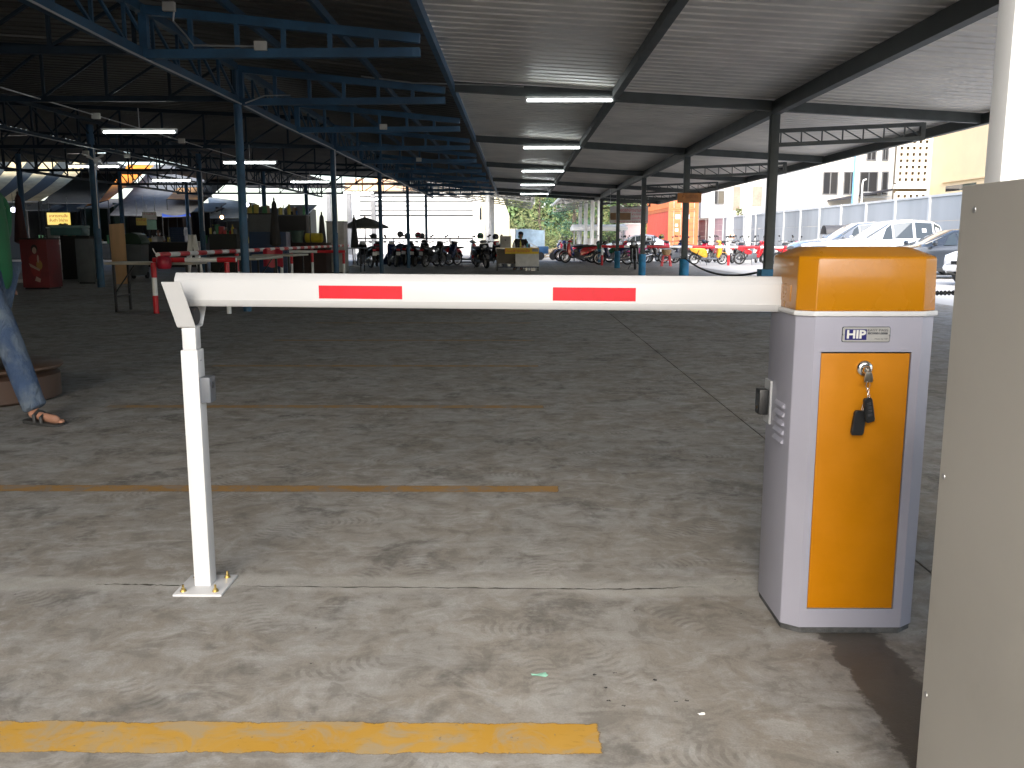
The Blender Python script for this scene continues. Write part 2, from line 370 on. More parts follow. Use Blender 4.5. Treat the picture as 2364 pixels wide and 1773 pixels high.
# litter and stains on the floor
def flake(u, v, size, mat, name, label, cat, seed, group=None):
    q = G(u, v); r = random.Random(seed); n = 11
    vs = [(math.cos(2 * math.pi * k / n) * size * r.uniform(.5, 1), math.sin(2 * math.pi * k / n) * size * .5 * r.uniform(.5, 1), .001 + r.uniform(0, .004)) for k in range(n)] + [(0, 0, .004)]
    o = MB().add(vs, [(k, (k + 1) % n, n) for k in range(n)]).build(name, mat); o.location = q
    return tag(o, label, cat, group)
flake(1250, 1560, .03, M('mint_paper', (.25, .5, .38), .8), 'paper_scrap', 'torn mint green paper scrap on the concrete before the barrier', 'scrap', 4)
flake(1618, 1650, .012, wht_pt, 'paper_scrap', 'tiny white paper shred on the concrete right of the near yellow line', 'scrap', 5)
for k, (u, v) in enumerate(((1372, 1560), (1420, 1556), (1405, 1620), (1560, 1622), (1585, 1620), (1440, 1632), (1512, 1572), (1398, 1590))):
    flake(u, v, .007, M('dark_crumb', (.03, .03, .028), .9), 'dirt_crumb', 'dark dirt crumb on the concrete between mint scrap and cabinet', 'crumb', 20 + k, 'dirt crumbs scattered on the floor')

# ------------------------------------------------------------------ right-hand parking canopy
FR = [-.1, 7.1, 14.3, 21.5, 28.7, 35.9, 43.1]                # frame lines, 7.2 m apart
CX = 4.0
can = thing('parking_canopy', 'long lean-to parking canopy of corrugated sheet on dark green grey steel posts', 'canopy', (CX, 14.3, 0))
zr = lambda x: 3.565 - .059 * (x + 1)                   # underside of the sheets
def corrugated(x0, x1, y0, y1, zf, pitch=.25, dep=.05, sx=1):
    m = MB(); ys = []; y = y0
    while y < y1 - 1e-3:
        for t, h in ((0, 0), (.34, 0), (.44, 1), (.56, 1), (.66, 0)):
            if y + t * pitch < y1: ys.append((y + t * pitch, h * dep))
        y += pitch
    ys.append((y1, 0)); n = sx + 1
    vs = [(x0 + (x1 - x0) * k / sx, yy, zf(x0 + (x1 - x0) * k / sx) + h) for yy, h in ys for k in range(n)]
    m.add(vs, [(i * n + k, i * n + k + 1, (i + 1) * n + k + 1, (i + 1) * n + k) for i in range(len(ys) - 1) for k in range(sx)]); return m
ROOF_Y0 = -1.6
ybays = [ROOF_Y0] + FR + [46.6]
for i in range(len(ybays) - 1):
    for x0, x1 in ((-1.0, 1.53), (1.5, 4.03), (4.0, 7.3)):
        corrugated(x0, x1, ybays[i] + .002, ybays[i + 1], lambda x: zr(x) + (.004 if x > x1 - .01 and x1 < 7 else 0)).build('roof_sheet', roof_mt, can, world=True)
for y in FR + [46.45]:
    MB().bar((-1.05, y, zr(-1.05) - .087), (7.2, y, zr(7.2) - .087), .1, .15).build('cross_beam', canopy_st, can, world=True)
for x, nm, a, b in ((1.5, 'purlin', .1, .12), (4.0, 'girder', .12, .2), (7.22, 'edge_beam', .1, .16)):
    MB().bar((x, ROOF_Y0, zr(x) - .02 - b / 2), (x, 46.6, zr(x) - .02 - b / 2), a, b).build(nm, canopy_st, can, world=True)
MB().bar((-1.0, ROOF_Y0, 3.46), (-1.0, 46.6, 3.46), .07, .12).build('gutter_beam', blue_st, can, world=True)
for k, y in enumerate(FR):
    c = MB().box(CX - .068, CX + .068, y - .068, y + .068, .6, zr(CX) - .2).build('column', canopy_st, can, world=True, bevel=.008)
    if y > 16: MB().lathe([(.001, .002), (.115, .002), (.115, .66), (.108, .675), (.001, .675)], 20, (CX, y, 0)).build('footing', blue_base, c, world=True, smooth=True)
    else: MB().box(CX - .14, CX + .14, y - .14, y + .14, .002, .675).build('footing', blue_base, c, world=True, bevel=.01)
    # cantilever bracket truss towards the open side
    z0, z1 = 2.60, 2.70; xe = CX + 2.3
    br = MB().bar((CX + .06, y, z0), (xe, y, z1), .06).bar((CX + .06, y, z0 + .21), (xe, y, z1 + .21), .06).bar((xe, y, z1 - .03), (xe, y, z1 + .235), .07).build('bracket_truss', canopy_st, can, world=True)
    for j in range(7):
        t0, t1 = j / 7 + .02, (j + 1) / 7 + .02
        xa, xb = CX + .06 + 2.24 * t0, CX + .06 + 2.24 * min(1, t1); za, zb = z0 + .1 * t0, z0 + .1 * t1
        MB().bar((xa, y, za), (xa, y, za + .21), .018).bar((xa, y, za + .2), (xb, y, zb + .01), .016).build('web', canopy_st, br, world=True)
def tube_light(name, label, c, L=1.25, group=None, hang=None, mat_h=wht_pt):
    t = thing(name, label, 'light', c, 0, group)
    MB().prism([(-.045, .05), (.045, .05), (.02, .012), (-.02, .012)], 'x', -L / 2 - .03, L / 2 + .03).build('housing', mat_h, t)
    MB().tube([(-L / 2, 0, -.008), (L / 2, 0, -.008)], .016, 10).build('tube', tube_on, t)
    for s_ in (-1, 1): MB().box(s_ * (L / 2 + .012) - .014, s_ * (L / 2 + .012) + .014, -.02, .02, -.026, .03).build('end_cap', mat_h, t)
    if hang: MB().tube([(0, 0, .05), (0, 0, hang)], .008, 6).build('hanger', galv, t)
    return t
names = ['nearest', 'second nearest', 'third nearest', 'fourth nearest', 'farthest']
for k, y in enumerate(FR[2:]):
    tube_light('tube_light', f'{names[k]} lit fluorescent tube of the row under the corrugated canopy', (.80, y - .13, zr(.8) - .2), 1.3, 'tubes under the canopy')

# ------------------------------------------------------------------ market hall on the left
HX = -4.35
hall = thing('market_hall', 'dark open market hall with blue lattice girders on round blue posts', 'hall', (HX, 14.3, 0))
HY = [y for y in FR]
for x in (HX, -10.05, -15.75):
    for y in HY:
        c = MB().tube([(x, y, 0), (x, y, 3.8)], .064 if x == HX else .085, 14).build('column', blue_st, hall, world=True, smooth=True)
def lattice(pa, pb, dep_a, dep_b, n, chord, webw, mat, wmat, diag=True, zig=False):
    """parallel or tapered lattice: bottom chord pa->pb, depth dep above; webs are sub-parts"""
    pa, pb = Vector(pa), Vector(pb); ua, ub = Vector((0, 0, dep_a)), Vector((0, 0, dep_b))
    t = MB().bar(pa, pb, chord, chord).bar(pa + ua, pb + ub, chord, chord).build('lattice_girder', mat, hall, world=True)
    for k in range(n + 1):
        s_ = k / n; p = pa.lerp(pb, s_); q = p + ua.lerp(ub, s_)
        m = MB(); d = (pb - pa).normalized() * .001
        m.bar(p + Vector((0, 0, chord * .4)), q - Vector((0, 0, chord * .4)), webw)
        if diag and k < n:
            p2 = pa.lerp(pb, (k + 1) / n); m.bar(q - Vector((0, 0, chord * .45)), p2 + Vector((0, 0, chord * .45)), webw * .9)
        m.build('web', wmat, t, world=True)
    return t
for i in range(-1, 6):
    y0 = 7.1 + 7.2 * i
    if y0 < -2: continue
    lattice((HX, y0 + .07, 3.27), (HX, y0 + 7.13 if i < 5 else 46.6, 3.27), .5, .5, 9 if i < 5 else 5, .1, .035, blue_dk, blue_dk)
for i in range(-2, 11):
    y = 7.1 + 3.6 * i
    t = MB().bar((HX + .05, y, 3.25), (-1.12, y, 3.27), .09, .1).bar((HX + .05, y, 3.74), (-1.12, y, 3.42), .09, .1).build('cantilever_truss', blue_st, hall, world=True)
    for k in range(6):
        s_ = k / 6; x = HX + .06 + (3.2) * s_; zt = 3.74 - .32 * s_
        MB().bar((x, y, 3.29), (x, y, zt - .04), .09 if k == 0 else .05).build('web', blue_st, t, world=True)
for x, z in ((-3.25, 3.74), (-2.15, 3.62)):
    MB().bar((x, -2.4, z + .0), (x, 46.6, z), .05, .09).build('purlin', blue_dk, hall, world=True)
hz = lambda x: 3.60 + .125 * (-1 - x) if x > -4.6 else 4.04 + .06 * (HX - x)
hbays = [-8.0, -2.5] + FR + [46.6]
for i in range(len(hbays) - 1):
    for x0, x1 in ((-4.5, -1.02), (-10.2, -4.35), (-16.5, -10.02)):
        if i == 0 and x0 > -5: continue
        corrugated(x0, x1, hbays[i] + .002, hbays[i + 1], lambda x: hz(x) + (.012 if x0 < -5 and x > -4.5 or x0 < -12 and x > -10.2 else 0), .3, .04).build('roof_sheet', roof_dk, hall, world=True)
for y in [10.7] + HY:
    lattice((HX - .06, y, 3.3), (-16.2, y, 3.3), .62, 1.2, 12, .08, .04, shaded_truss, shaded_truss)
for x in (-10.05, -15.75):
    lattice((x, 7.1, 3.3), (x, 46.6, 3.3), .6, .6, 40, .08, .035, shaded_truss, shaded_truss)
# stall roofs and walls added at far left to keep daylight off the hall
sr = thing('stall_row', 'added dark stall row along the far left side that blocks daylight', 'stalls', (-31, 25, 0))
for i in range(8):
    y0 = -12 + 6.25 * i
    MB().box(-33, -29, y0 + .05, y0 + 6.2, 0, 3.0 + .25 * (i % 3)).build('stall_wall', M('light_block_board', (.05, .048, .045), .8), sr, world=True)
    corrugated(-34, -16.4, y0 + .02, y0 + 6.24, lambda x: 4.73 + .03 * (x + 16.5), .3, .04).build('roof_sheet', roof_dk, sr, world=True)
    MB().tube([(-22.5, y0 + .1, 0), (-22.5, y0 + .1, 4.3)], .07, 10).build('post', blue_dk, sr, world=True)
for i in range(4): MB().box(-33, -29, 38.1 + 6 * i, 44 + 6 * i, 0, 3.2 + .2 * (i % 2)).build('stall_wall', M('light_block_board', (.05, .048, .045), .8), sr, world=True)
for x0, x1 in ((-34, -24), (-18.6, -11.5)):
    corrugated(x0, x1, 46.65, 63, lambda x: 4.62, .3, .04).build('roof_sheet', roof_dk, sr, world=True)  # added roof panels that darken the stalls below
for x0, x1, y0, y1 in ((-24.1, -18.5, 46.66, 50), (-34, -16.4, 38.02, 42)):
    corrugated(x0, x1, y0, y1, lambda x: 4.66, .3, .04).build('roof_sheet', roof_dk, sr, world=True)  # added strips closing bright sky gaps above the tarps
for i in range(5): MB().box(-34 + 5.6 * i, -28.5 + 5.6 * i, -10.2, -10, 0, 4.7).build('added_front_wall', M('light_block_board', (.05, .048, .045), .8), sr, world=True)  # unseen wall added behind the camera to cut light into the hall
for i in range(3):
    y0 = -12.2 + 4.4 * i
    MB().box(-16.5, -16.3, y0, y0 + 4.36, 0, 3.4).build('side_wall', M('light_block_board', (.05, .048, .045), .8), sr, world=True)  # unseen wall added to close off light from the side
# wiring along the girders
MB().tube([(HX + .07, 4, 3.205)] + [(HX + .07 + .006 * (k % 2), 6 + 2.1 * k, 3.205 + .012 * math.sin(k * 2.1)) for k in range(19)], .012, 6).build('conduit', galv, hall, world=True)
for pts in ([(-3.9, 10.62, 3.72), (-3.92, 10.62, 3.6), (-3.78, 10.62, 3.44), (-3.7, 10.62, 3.335), (-3.0, 10.62, 3.325)], [(-4.2, 14.2, 3.22), (-3.9, 14.2, 3.33), (-3.5, 14.2, 3.34)],
            [(-2.4, 14.22, 3.62), (-1.6, 14.22, 3.52), (-.8, 14.22, 3.5), (.1, 14.2, 3.46)], [(-4.28, 21.4, 3.2), (-4.28, 21.4, 2.9), (-4.27, 21.4, 1.3)],
            [(-9.95, 21.4, 3.25), (-9.95, 21.4, 1.4)], [(-9.95, 28.6, 3.25), (-9.95, 28.6, 1.4)], [(-9.9, 8, 3.24), (-9.9, 20, 3.24), (-9.9, 44, 3.24)], [(-7.4, 8, 3.3), (-7.4, 30, 3.28), (-7.4, 44, 3.28)]):
    MB().tube(pts, .011, 6).build('conduit', galv, hall, world=True)
bx = M('grey_junction_box', (.5, .48, .42), .6)
for c in ((-2.93, 10.6, 3.325), (-3.95, 10.6, 3.75), (-2.6, 17.8, 3.3), (-9.85, 12, 3.22), (-9.85, 15.4, 3.22), (-9.85, 17, 3.22), (-9.85, 23, 3.22), (-7.35, 16, 3.27), (-7.35, 20, 3.27), (-2.7, 25, 3.3), (-9.9, 20.9, 3.1)):
    MB().box(c[0] - .07, c[0] + .07, c[1] - .03, c[1] + .03, c[2] - .05, c[2] + .05).build('junction_box', bx, hall, world=True, bevel=.006)
hl = [((-6.32, 15.3, 2.92), 'nearest lit tube hanging in the dark market hall'), ((-6.2, 21.1, 2.9), 'lit hall tube just right of the nearest blue post'),
      ((-10.15, 21.8, 2.87), 'lit hall tube crossing behind the blue post with a wall fan'), ((-6.6, 28.9, 2.95), 'lit hall tube ending at the second blue post'),
      ((-10.9, 28.6, 2.98), 'small far lit tube before the orange tarpaulin'), ((-6.4, 36.5, 3.0), 'far lit hall tube near the white siding building'), ((-6.5, 43, 3.02), 'farthest lit tube at the hall end')]
for c, lb in hl: tube_light('tube_light', lb, c, 1.2, 'tubes in the market hall', hang=3.3 - c[2])
# ------------------------------------------------------------------ far pair of sheds behind the canopy
wh_col = M('white_round_column', (.6, .6, .58), .6, var=.1)
shed_st = M('pale_shed_steel', (.22, .22, .21), .6)
for nm, lb, cx, s_, ys, Lr in (('open_shed', 'far open shed on white posts behind the dark market hall', -1.65, -1, (50, 53.5, 57, 60), 6.0), ('open_shed', 'far open shed on white posts behind the red scooter', 4.7, 1, (51.5, 56.5, 62, 67.5), 4.4)):
    t = thing(nm, lb, 'shed', (cx, ys[0], 0))
    zi = 3.15; inner = 1.15 if s_ < 0 else 2.3
    for y in ys:
        MB().tube([(cx, y, 0), (cx, y, 3.9)], .13, 14).build('column', wh_col, t, world=True, smooth=True)
        xi = cx - s_ * (2.0 if s_ > 0 else 2.6)
        xo = cx + s_ * Lr
        zo = zi + abs(xo - xi) * .14
        g_ = MB().bar((xi, y, zi), (xo, y, zo), .07).bar((xi, y, zi + .55), (xo, y, zo + .3), .07).build('roof_truss', shed_st, t, world=True)
        n = 16
        for k in range(n):
            a, b = k / n, (k + 1) / n; L = lambda q, d: Vector((xi + (xo - xi) * q, y, zi + (zo - zi) * q + d * (.55 - .25 * q)))
            MB().bar(L(a, 0), L(a, 1), .04).bar(L(a, 1), L(b, 0), .035).build('web', shed_st, g_, world=True)
    xa, xb = sorted((xi - (-s_) * 0, xo))
    corrugated(xa, xb, 48.6, ys[-1] + 2, lambda x: zi + .62 + abs(x - xi) * .115, .3, .04).build('roof_sheet', roof_mt, t, world=True)
    MB().tube([(xi, 48.7, zi + .55), (xi, ys[-1] + 2, zi + .55)], .09, 8).build('gutter', wh_col, t, world=True)

# ================================================================== FOREGROUND: the boom barrier
sX = -.0145                                             # the cabinet stands square to the rows
X0, X1, Y0, Y1 = .80 + sX, 1.19 + sX, 2.475, 2.79
CHX, CHY = .046, .034
def octo(x0, x1, y0, y1, cx=CHX, cy=CHY):
    return [(x0, y0 + cy), (x0 + cx, y0), (x1 - cx, y0), (x1, y0 + cy), (x1, y1 - cy), (x1 - cx, y1), (x0 + cx, y1), (x0, y1 - cy)]
bar = thing('barrier_gate', 'parking barrier with white octagonal cabinet, yellow door and hood and white boom', 'barrier', ((X0 + X1) / 2, (Y0 + Y1) / 2, 0))
def B(mb, name, mat, parent=bar, **k): return mb.build(name, mat, parent, world=True, **k)
B(MB().prism(octo(X0 + .004, X1 - .004, Y0 + .004, Y1 - .004), 'z', .001, .022), 'plinth', sealant)
# cabinet shell with a real door opening in the front face
DX0, DX1, DZ0, DZ1 = .866 + sX, 1.119 + sX, .077, .838
shell = MB(); ring = octo(X0, X1, Y0, Y1); zb, zt = .02, .94
n = 8
for i in range(n):
    a, b = ring[i], ring[(i + 1) % n]
    if i == 1:
        fx = [a[0], DX0, DX1, b[0]]; fz = [zb, DZ0, DZ1, zt]
        for p in range(3):
            for q in range(3):
                if p == 1 and q == 1: continue
                shell.add([(fx[p], Y0, fz[q]), (fx[p + 1], Y0, fz[q]), (fx[p + 1], Y0, fz[q + 1]), (fx[p], Y0, fz[q + 1])], [(0, 1, 2, 3)])
        for (xa, za), (xb, zb2) in (((DX0, DZ0), (DX1, DZ0)), ((DX1, DZ0), (DX1, DZ1)), ((DX1, DZ1), (DX0, DZ1)), ((DX0, DZ1), (DX0, DZ0))):
            shell.add([(xa, Y0, za), (xb, Y0, zb2), (xb, Y0 + .014, zb2), (xa, Y0 + .014, za)], [(0, 1, 2, 3)])
    else:
        shell.add([(a[0], a[1], zb), (b[0], b[1], zb), (b[0], b[1], zt), (a[0], a[1], zt)], [(0, 1, 2, 3)])
shell.add([(p[0], p[1], zt) for p in ring], [tuple(range(8))]); shell.add([(p[0], p[1], zb) for p in ring], [tuple(range(8))[::-1]])
o = B(shell, 'cabinet', cab_white)
bm = bmesh.new(); bm.from_mesh(o.data); bmesh.ops.remove_doubles(bm, verts=bm.verts, dist=1e-5)
es = [e for e in bm.edges if len(e.link_faces) == 2 and R(30) < e.calc_face_angle(0) < R(60) and abs(e.verts[0].co.z - e.verts[1].co.z) > .5]
bmesh.ops.bevel(bm, geom=es, offset=.004, segments=2, profile=.5, affect='EDGES'); bm.to_mesh(o.data); bm.free()
for p in o.data.polygons: p.use_smooth = True
o.data.set_sharp_from_angle(angle=R(28))
door = B(MB().box(DX0 + .0025, DX1 - .0025, Y0 + .003, Y0 + .012, DZ0 + .002, DZ1 - .0045), 'door', yellow_door, bevel=.0015)
LX, LZ = .991 + sX, .791
B(MB().lathe([(.001, -.008), (.013, -.008), (.02, -.005), (.0235, 0), (.0235, .003), (.001, .003)], 28, (LX, Y0 - .0, LZ), 'y'), 'lock', chrome, door, smooth=True)
B(MB().lathe([(.001, -.021), (.0095, -.021), (.011, -.018), (.011, -.006)], 20, (LX, Y0, LZ - .002), 'y'), 'lock_cylinder', chrome, door, smooth=True)
# nameplate
NX, NZ, NW, NH = .988 + sX, .8875, .134, .043
plate_m = M('brushed_aluminium_plate', (.50, .50, .48), .35, .5, var=.08)
npl = B(MB().prism([(NX + dx * NW / 2, NZ + dz * NH / 2) for dx, dz in ((-1, -.85), (-.95, -1), (.95, -1), (1, -.85), (1, .85), (.95, 1), (-.95, 1), (-1, .85))], 'y', Y0 - .0022, Y0 - .0003), 'nameplate', M('nameplate_border', (.03, .04, .045), .5))
wm = npl.location
B(MB().prism([(NX + dx * (NW / 2 - .0016), NZ + dz * (NH / 2 - .0016)) for dx, dz in ((-1, -.86), (-.96, -1), (.96, -1), (1, -.86), (1, .86), (.96, 1), (-.96, 1), (-1, .86))], 'y', Y0 - .003, Y0 - .0021), 'plate_face', plate_m, npl)
B(MB().box(NX - .059, NX + .001, Y0 - .0036, Y0 - .0029, NZ - .0155, NZ + .0145), 'logo_panel', M('navy_print', (.012, .012, .12), .4), npl)
ink = M('dark_ink', (.06, .065, .075), .5); pale = M('pale_print', (.62, .62, .58), .45)
text('HIP', .0315, pale, npl, (NX - .029, Y0 - .0039, NZ - .0008), bold=.0011, width=.053)
text('EASY PASS', .0092, ink, npl, (NX + .0315, Y0 - .0035, NZ + .0115), width=.056)
text('ISO9001:2008', .0075, ink, npl, (NX + .0315, Y0 - .0035, NZ + .0028), bold=.0003, width=.055)
text('Made by HIP', .0058, M('faint_ink', (.2, .2, .2), .5), npl, (NX + .042, Y0 - .0035, NZ - .0125), width=.036)
for s_ in (-1, 1): B(MB().lathe([(.001, -.0052), (.0022, -.0045), (.0026, -.0029)], 12, (NX + s_ * .0635, Y0, NZ), 'y'), 'rivet', chrome, npl, smooth=True)
# hood: rim, upright band, sloped shoulder, flat top with a pressed access panel on its left cheek
B(MB().prism(octo(X0 - .007, X1 + .007, Y0 - .007, Y1 + .007), 'z', .938, .952), 'hood_rim', white_paint, bevel=.003)
e = .001; hd = MB()
lv = [(octo(X0 - e, X1 + e, Y0 - e, Y1 + e), .952), (octo(X0 + .002, X1 - .002, Y0 + .002, Y1 - .002), 1.095), (octo(X0 + .005, X1 - .005, Y0 + .005, Y1 - .005), 1.102), (octo(X0 + .058, X1 - .058, Y0 + .055, Y1 - .055, .036, .03), 1.127), (octo(X0 + .066, X1 - .066, Y0 + .063, Y1 - .063, .034, .028), 1.1285)]
hd.add([(p[0], p[1], z) for rg, z in lv for p in rg], [(k * 8 + i, k * 8 + (i + 1) % 8, k * 8 + 8 + (i + 1) % 8, k * 8 + 8 + i) for k in range(4) for i in range(8)] + [tuple(32 + i for i in range(8)), tuple(range(8))[::-1]])
hood = B(hd, 'hood', yellow, bevel=.0035, seg=3)
B(MB().box(X0 - .0025, X0 + .002, 2.56, 2.685, .972, 1.02), 'access_panel', yellow, hood, bevel=.002)
# louvres on the left cheek
for k in range(5):
    z = .555 + .0265 * k
    B(MB().prism([(X0 - .009, z), (X0 + .001, z - .004), (X0 + .001, z + .013)], 'y', 2.565, 2.655), 'louvre', cab_white, bevel=.0012)
# photocell on the left cheek, near the back
ph = B(MB().box(X0 - .038, X0 - .008, 2.70, 2.752, .612, .692), 'photocell', black_pl, bevel=.006)
B(MB().box(X0 - .0075, X0 - .001, 2.695, 2.757, .585, .72), 'bracket', M('clear_grey_plastic', (.35, .36, .37), .3), ph)
B(MB().box(X0 - .0385, X0 - .0375, 2.712, 2.74, .625, .68), 'lens', glass('dark_lens'), ph)
# boom: extruded profile, flat face and slanted shoulders
P0, P1 = Vector((-1.078, 2.825, .993)), Vector((.86, 2.665, .987))
prof = [(-.0225, -.031), (-.0225, .031), (-.008, .0525), (.008, .0525), (.0225, .031), (.0225, -.031), (.010, -.0525), (-.010, -.0525)]
d = (P1 - P0).normalized(); side = Vector((-d.y, d.x, 0)).normalized(); upv = Vector((0, 0, 1))
def boompt(t, q): return P0 + d * t + side * q[0] + upv * q[1]
LB = (P1 - P0).length
bo = MB().add([boompt(0, q) for q in prof] + [boompt(LB, q) for q in prof], [(i, (i + 1) % 8, 8 + (i + 1) % 8, 8 + i) for i in range(8)] + [tuple(range(8))[::-1], tuple(range(8, 16))])
boom = B(bo, 'boom_arm', white_paint, bevel=.0012, seg=1)
for zz in (.030, -.030):
    B(MB().bar(boompt(.01, (-.0232, zz)), boompt(LB - .05, (-.0232, zz)), .0012, .0012), 'profile_rib', white_paint, boom)
for ua, ub, v in ((741, 932, 673), (1277, 1467, 676)):
    ta = (W(ua, v, 2.75) - P0).dot(d); tb = (W(ub, v, 2.75) - P0).dot(d)
    k1 = 2.80 / 2.75 if ua < 1000 else 2.73 / 2.75
    ta, tb = (W(ua, v, P0.y + d.y * ta) - P0).dot(d), (W(ub, v, P0.y + d.y * tb) - P0).dot(d)
    qs = [boompt(t, (off, z)) for off in (-.0226, -.0236) for t in (ta, tb) for z in (-.024, .0165)]
    B(MB().add(qs, [(0, 1, 3, 2), (4, 6, 7, 5), (0, 4, 5, 1), (2, 3, 7, 6), (0, 2, 6, 4), (1, 5, 7, 3)]), 'reflective_strip', red_refl, boom)

# keys left in the door lock
kr = thing('key_ring', 'two black key fobs hanging from the key in the yellow cabinet door', 'keys', (LX, Y0 - .02, LZ))
def K(mb, n, m, p=kr, **k): return mb.build(n, m, p, **k)
K(MB().box(-.0012, .0012, -.012, .001, -.004, .002).prism([(-.011, -.034), (.011, -.034), (.0125, -.022), (.008, -.006), (-.008, -.006), (-.0125, -.022)], 'y', -.013, -.0085), 'key', M('nickel_key', (.4, .38, .33), .25, 1, var=.1), bevel=.001)
def ringpts(c, r, tilt, n=14, rz=1.0): return [(c[0] + r * math.sin(2 * math.pi * k / n) * math.cos(tilt), c[1] + r * math.sin(2 * math.pi * k / n) * math.sin(tilt), c[2] + r * rz * math.cos(2 * math.pi * k / n)) for k in range(n + 1)]
K(MB().tube(ringpts((0, -.011, -.042), .0075, .5, rz=1.6), .0011, 6, False), 'split_ring', chrome, smooth=True)
for k in range(4): K(MB().tube(ringpts((.001 + .0012 * k, -.011, -.056 - .0075 * k), .0035, .3 + 1.3 * (k % 2), rz=1.7), .0009, 5, False), 'chain_link', chrome, smooth=True)
def fob(c, ang, sx, sz, btn):
    poly = [(-.8, -1), (-1, -.8), (-.92, .85), (-.6, 1), (.6, 1), (.92, .85), (1, -.8), (.8, -1)]
    f = K(MB().prism([(p[0] * sx, p[1] * sz) for p in poly], 'y', -.0055, .0055), 'key_fob', black_pl, bevel=.0025, seg=3)
    f.location = c; f.rotation_euler = (R(4), R(ang), R(8))
    if btn:
        for k in range(4): MB().box(-.0065, .0065, -.0068, -.005, -.018 + .011 * k, -.0105 + .011 * k).build('button', M('fob_button', (.035, .037, .04), .5), f, bevel=.0008)
fob((.006, -.012, -.112), -13, .0135, .036, True)
fob((-.018, -.006, -.15), 3, .0185, .036, False)
K(MB().tube([(-.008, -.009, -.088), (-.0105, -.009, -.1), (-.012, -.008, -.113)], .0011, 6).tube([(-.004, -.009, -.09), (-.007, -.009, -.103), (-.008, -.008, -.115)], .0011, 6), 'chain_link', chrome)

# ------------------------------------------------------------------ boom rest post
PX0, PX1 = -1.06 + .0, -1.006
sp = thing('boom_rest', 'white telescopic rest post bolted to the floor, catching the boom tip in a fork', 'post', (-1.04, 2.83, 0))
def S(mb, n, m=white_paint, p=sp, **k): return mb.build(n, m, p, world=True, **k)
pl = S(MB().box(-1.122, -.962, 2.735, 2.91, .0, .0085), 'base_plate', bevel=.003)
for bxx, byy in ((-1.096, 2.763), (-.99, 2.763), (-.99, 2.885), (-1.096, 2.885)):
    S(MB().lathe([(.001, .0085), (.0105, .0085), (.0105, .0105), (.001, .0105)], 14, (bxx, byy, 0)).lathe([(.0075, .0105), (.0075, .0175), (.004, .019), (.004, .031), (.001, .032)], 6, (bxx, byy, 0)), 'anchor_bolt', brass, pl)
S(MB().box(-1.074, -1.02, 2.805, 2.865, .0085, .80), 'outer_tube', bevel=.003)
S(MB().box(-1.069, -1.025, 2.812, 2.858, .80, .872), 'inner_tube', bevel=.003)
fk = MB(); FXa, FXb = -1.078, -1.02; th = .0035
path = [(2.695, 1.022), (2.80, .876), (2.808, .872), (2.862, .872), (2.87, .876), (2.972, 1.022)]
inn = [(y, z + th * 1.3) for y, z in path]; inn[0] = (path[0][0] + th * 1.2, path[0][1]); inn[-1] = (path[-1][0] - th * 1.2, path[-1][1])
poly = path + inn[::-1]
fk.add([(FXa, *p) for p in poly] + [(FXb, *p) for p in poly], [(i, i + 1, 12 + i + 1, 12 + i) for i in range(11)] + [(11, 0, 12, 23)] + [(i, 11 - i, 10 - i, i + 1) for i in range(5)] + [(12 + i, 12 + i + 1, 12 + 10 - i, 12 + 11 - i) for i in range(5)])
S(fk, 'fork')
S(MB().lathe([(.001, -.024), (.028, -.024), (.03, -.02), (.03, .02), (.028, .024), (.001, .024)], 22, (-1.049, 2.835, .908), 'x'), 'rubber_buffer', rubber, smooth=True)
pc = S(MB().box(-1.02, -.985, 2.805, 2.862, .628, .712), 'photocell', grey_pl, bevel=.006)
S(MB().lathe([(.001, 0), (.009, 0), (.011, -.001)], 14, (-.984, 2.83, .685), 'x'), 'lens', glass('dark_lens'), pc)
S(MB().lathe([(.001, .003), (.003, .002), (.004, 0)], 10, (-1.0195, 2.83, .765), 'x'), 'set_screw', steel)

# ------------------------------------------------------------------ ticket booth corner at the right edge
bo_ = thing('ticket_booth', 'grey beige boarded ticket booth at the right edge', 'booth', (.75, 1.0, 0))
def Q(mb, n, m, p=bo_, **k): return mb.build(n, m, p, world=True, **k)
pnl = Q(MB().box(.728, .742, .2, 1.49, 0, 1.236), 'side_board', board, bevel=.002)
Q(MB().box(.742, 1.9, 1.476, 1.49, 0, 1.236), 'front_board', board)
Q(MB().box(.742, 1.9, .2, .214, 0, 1.236), 'back_board', board)
for yy, zz in ((1.445, 1.196), (1.475, .35), (1.475, .75), (1.2, .6), (.9, 1.1)):
    Q(MB().lathe([(.001, -.0015), (.005, -.001), (.0055, 0)], 10, (.728, yy, zz), 'x'), 'screw', steel, pnl)
Q(MB().box(.70, 2.3, -.1, 1.62, 2.75, 2.83), 'roof', post_white)  # unseen booth roof added to cut sky light on the cabinet
Q(MB().box(2.2, 2.25, .2, 1.49, 0, 2.75), 'added_far_wall', board)  # unseen wall added along with the roof, for the same shading
Q(MB().box(1.9, 2.2, 1.476, 1.49, 0, 2.75), 'added_end_board', board)  # out-of-view board added with the roof to block light
wp = thing('booth_post', 'bright white square post rising behind the booth board', 'post', (.82, 1.52, 0))
MB().box(.790, .846, 1.492, 1.545, 0, 2.748).build('shaft', post_white, wp, world=True, bevel=.003)
MB().box(.780, .856, 1.4915, 1.555, 2.736, 2.7485).build('cap', post_white, wp, world=True)

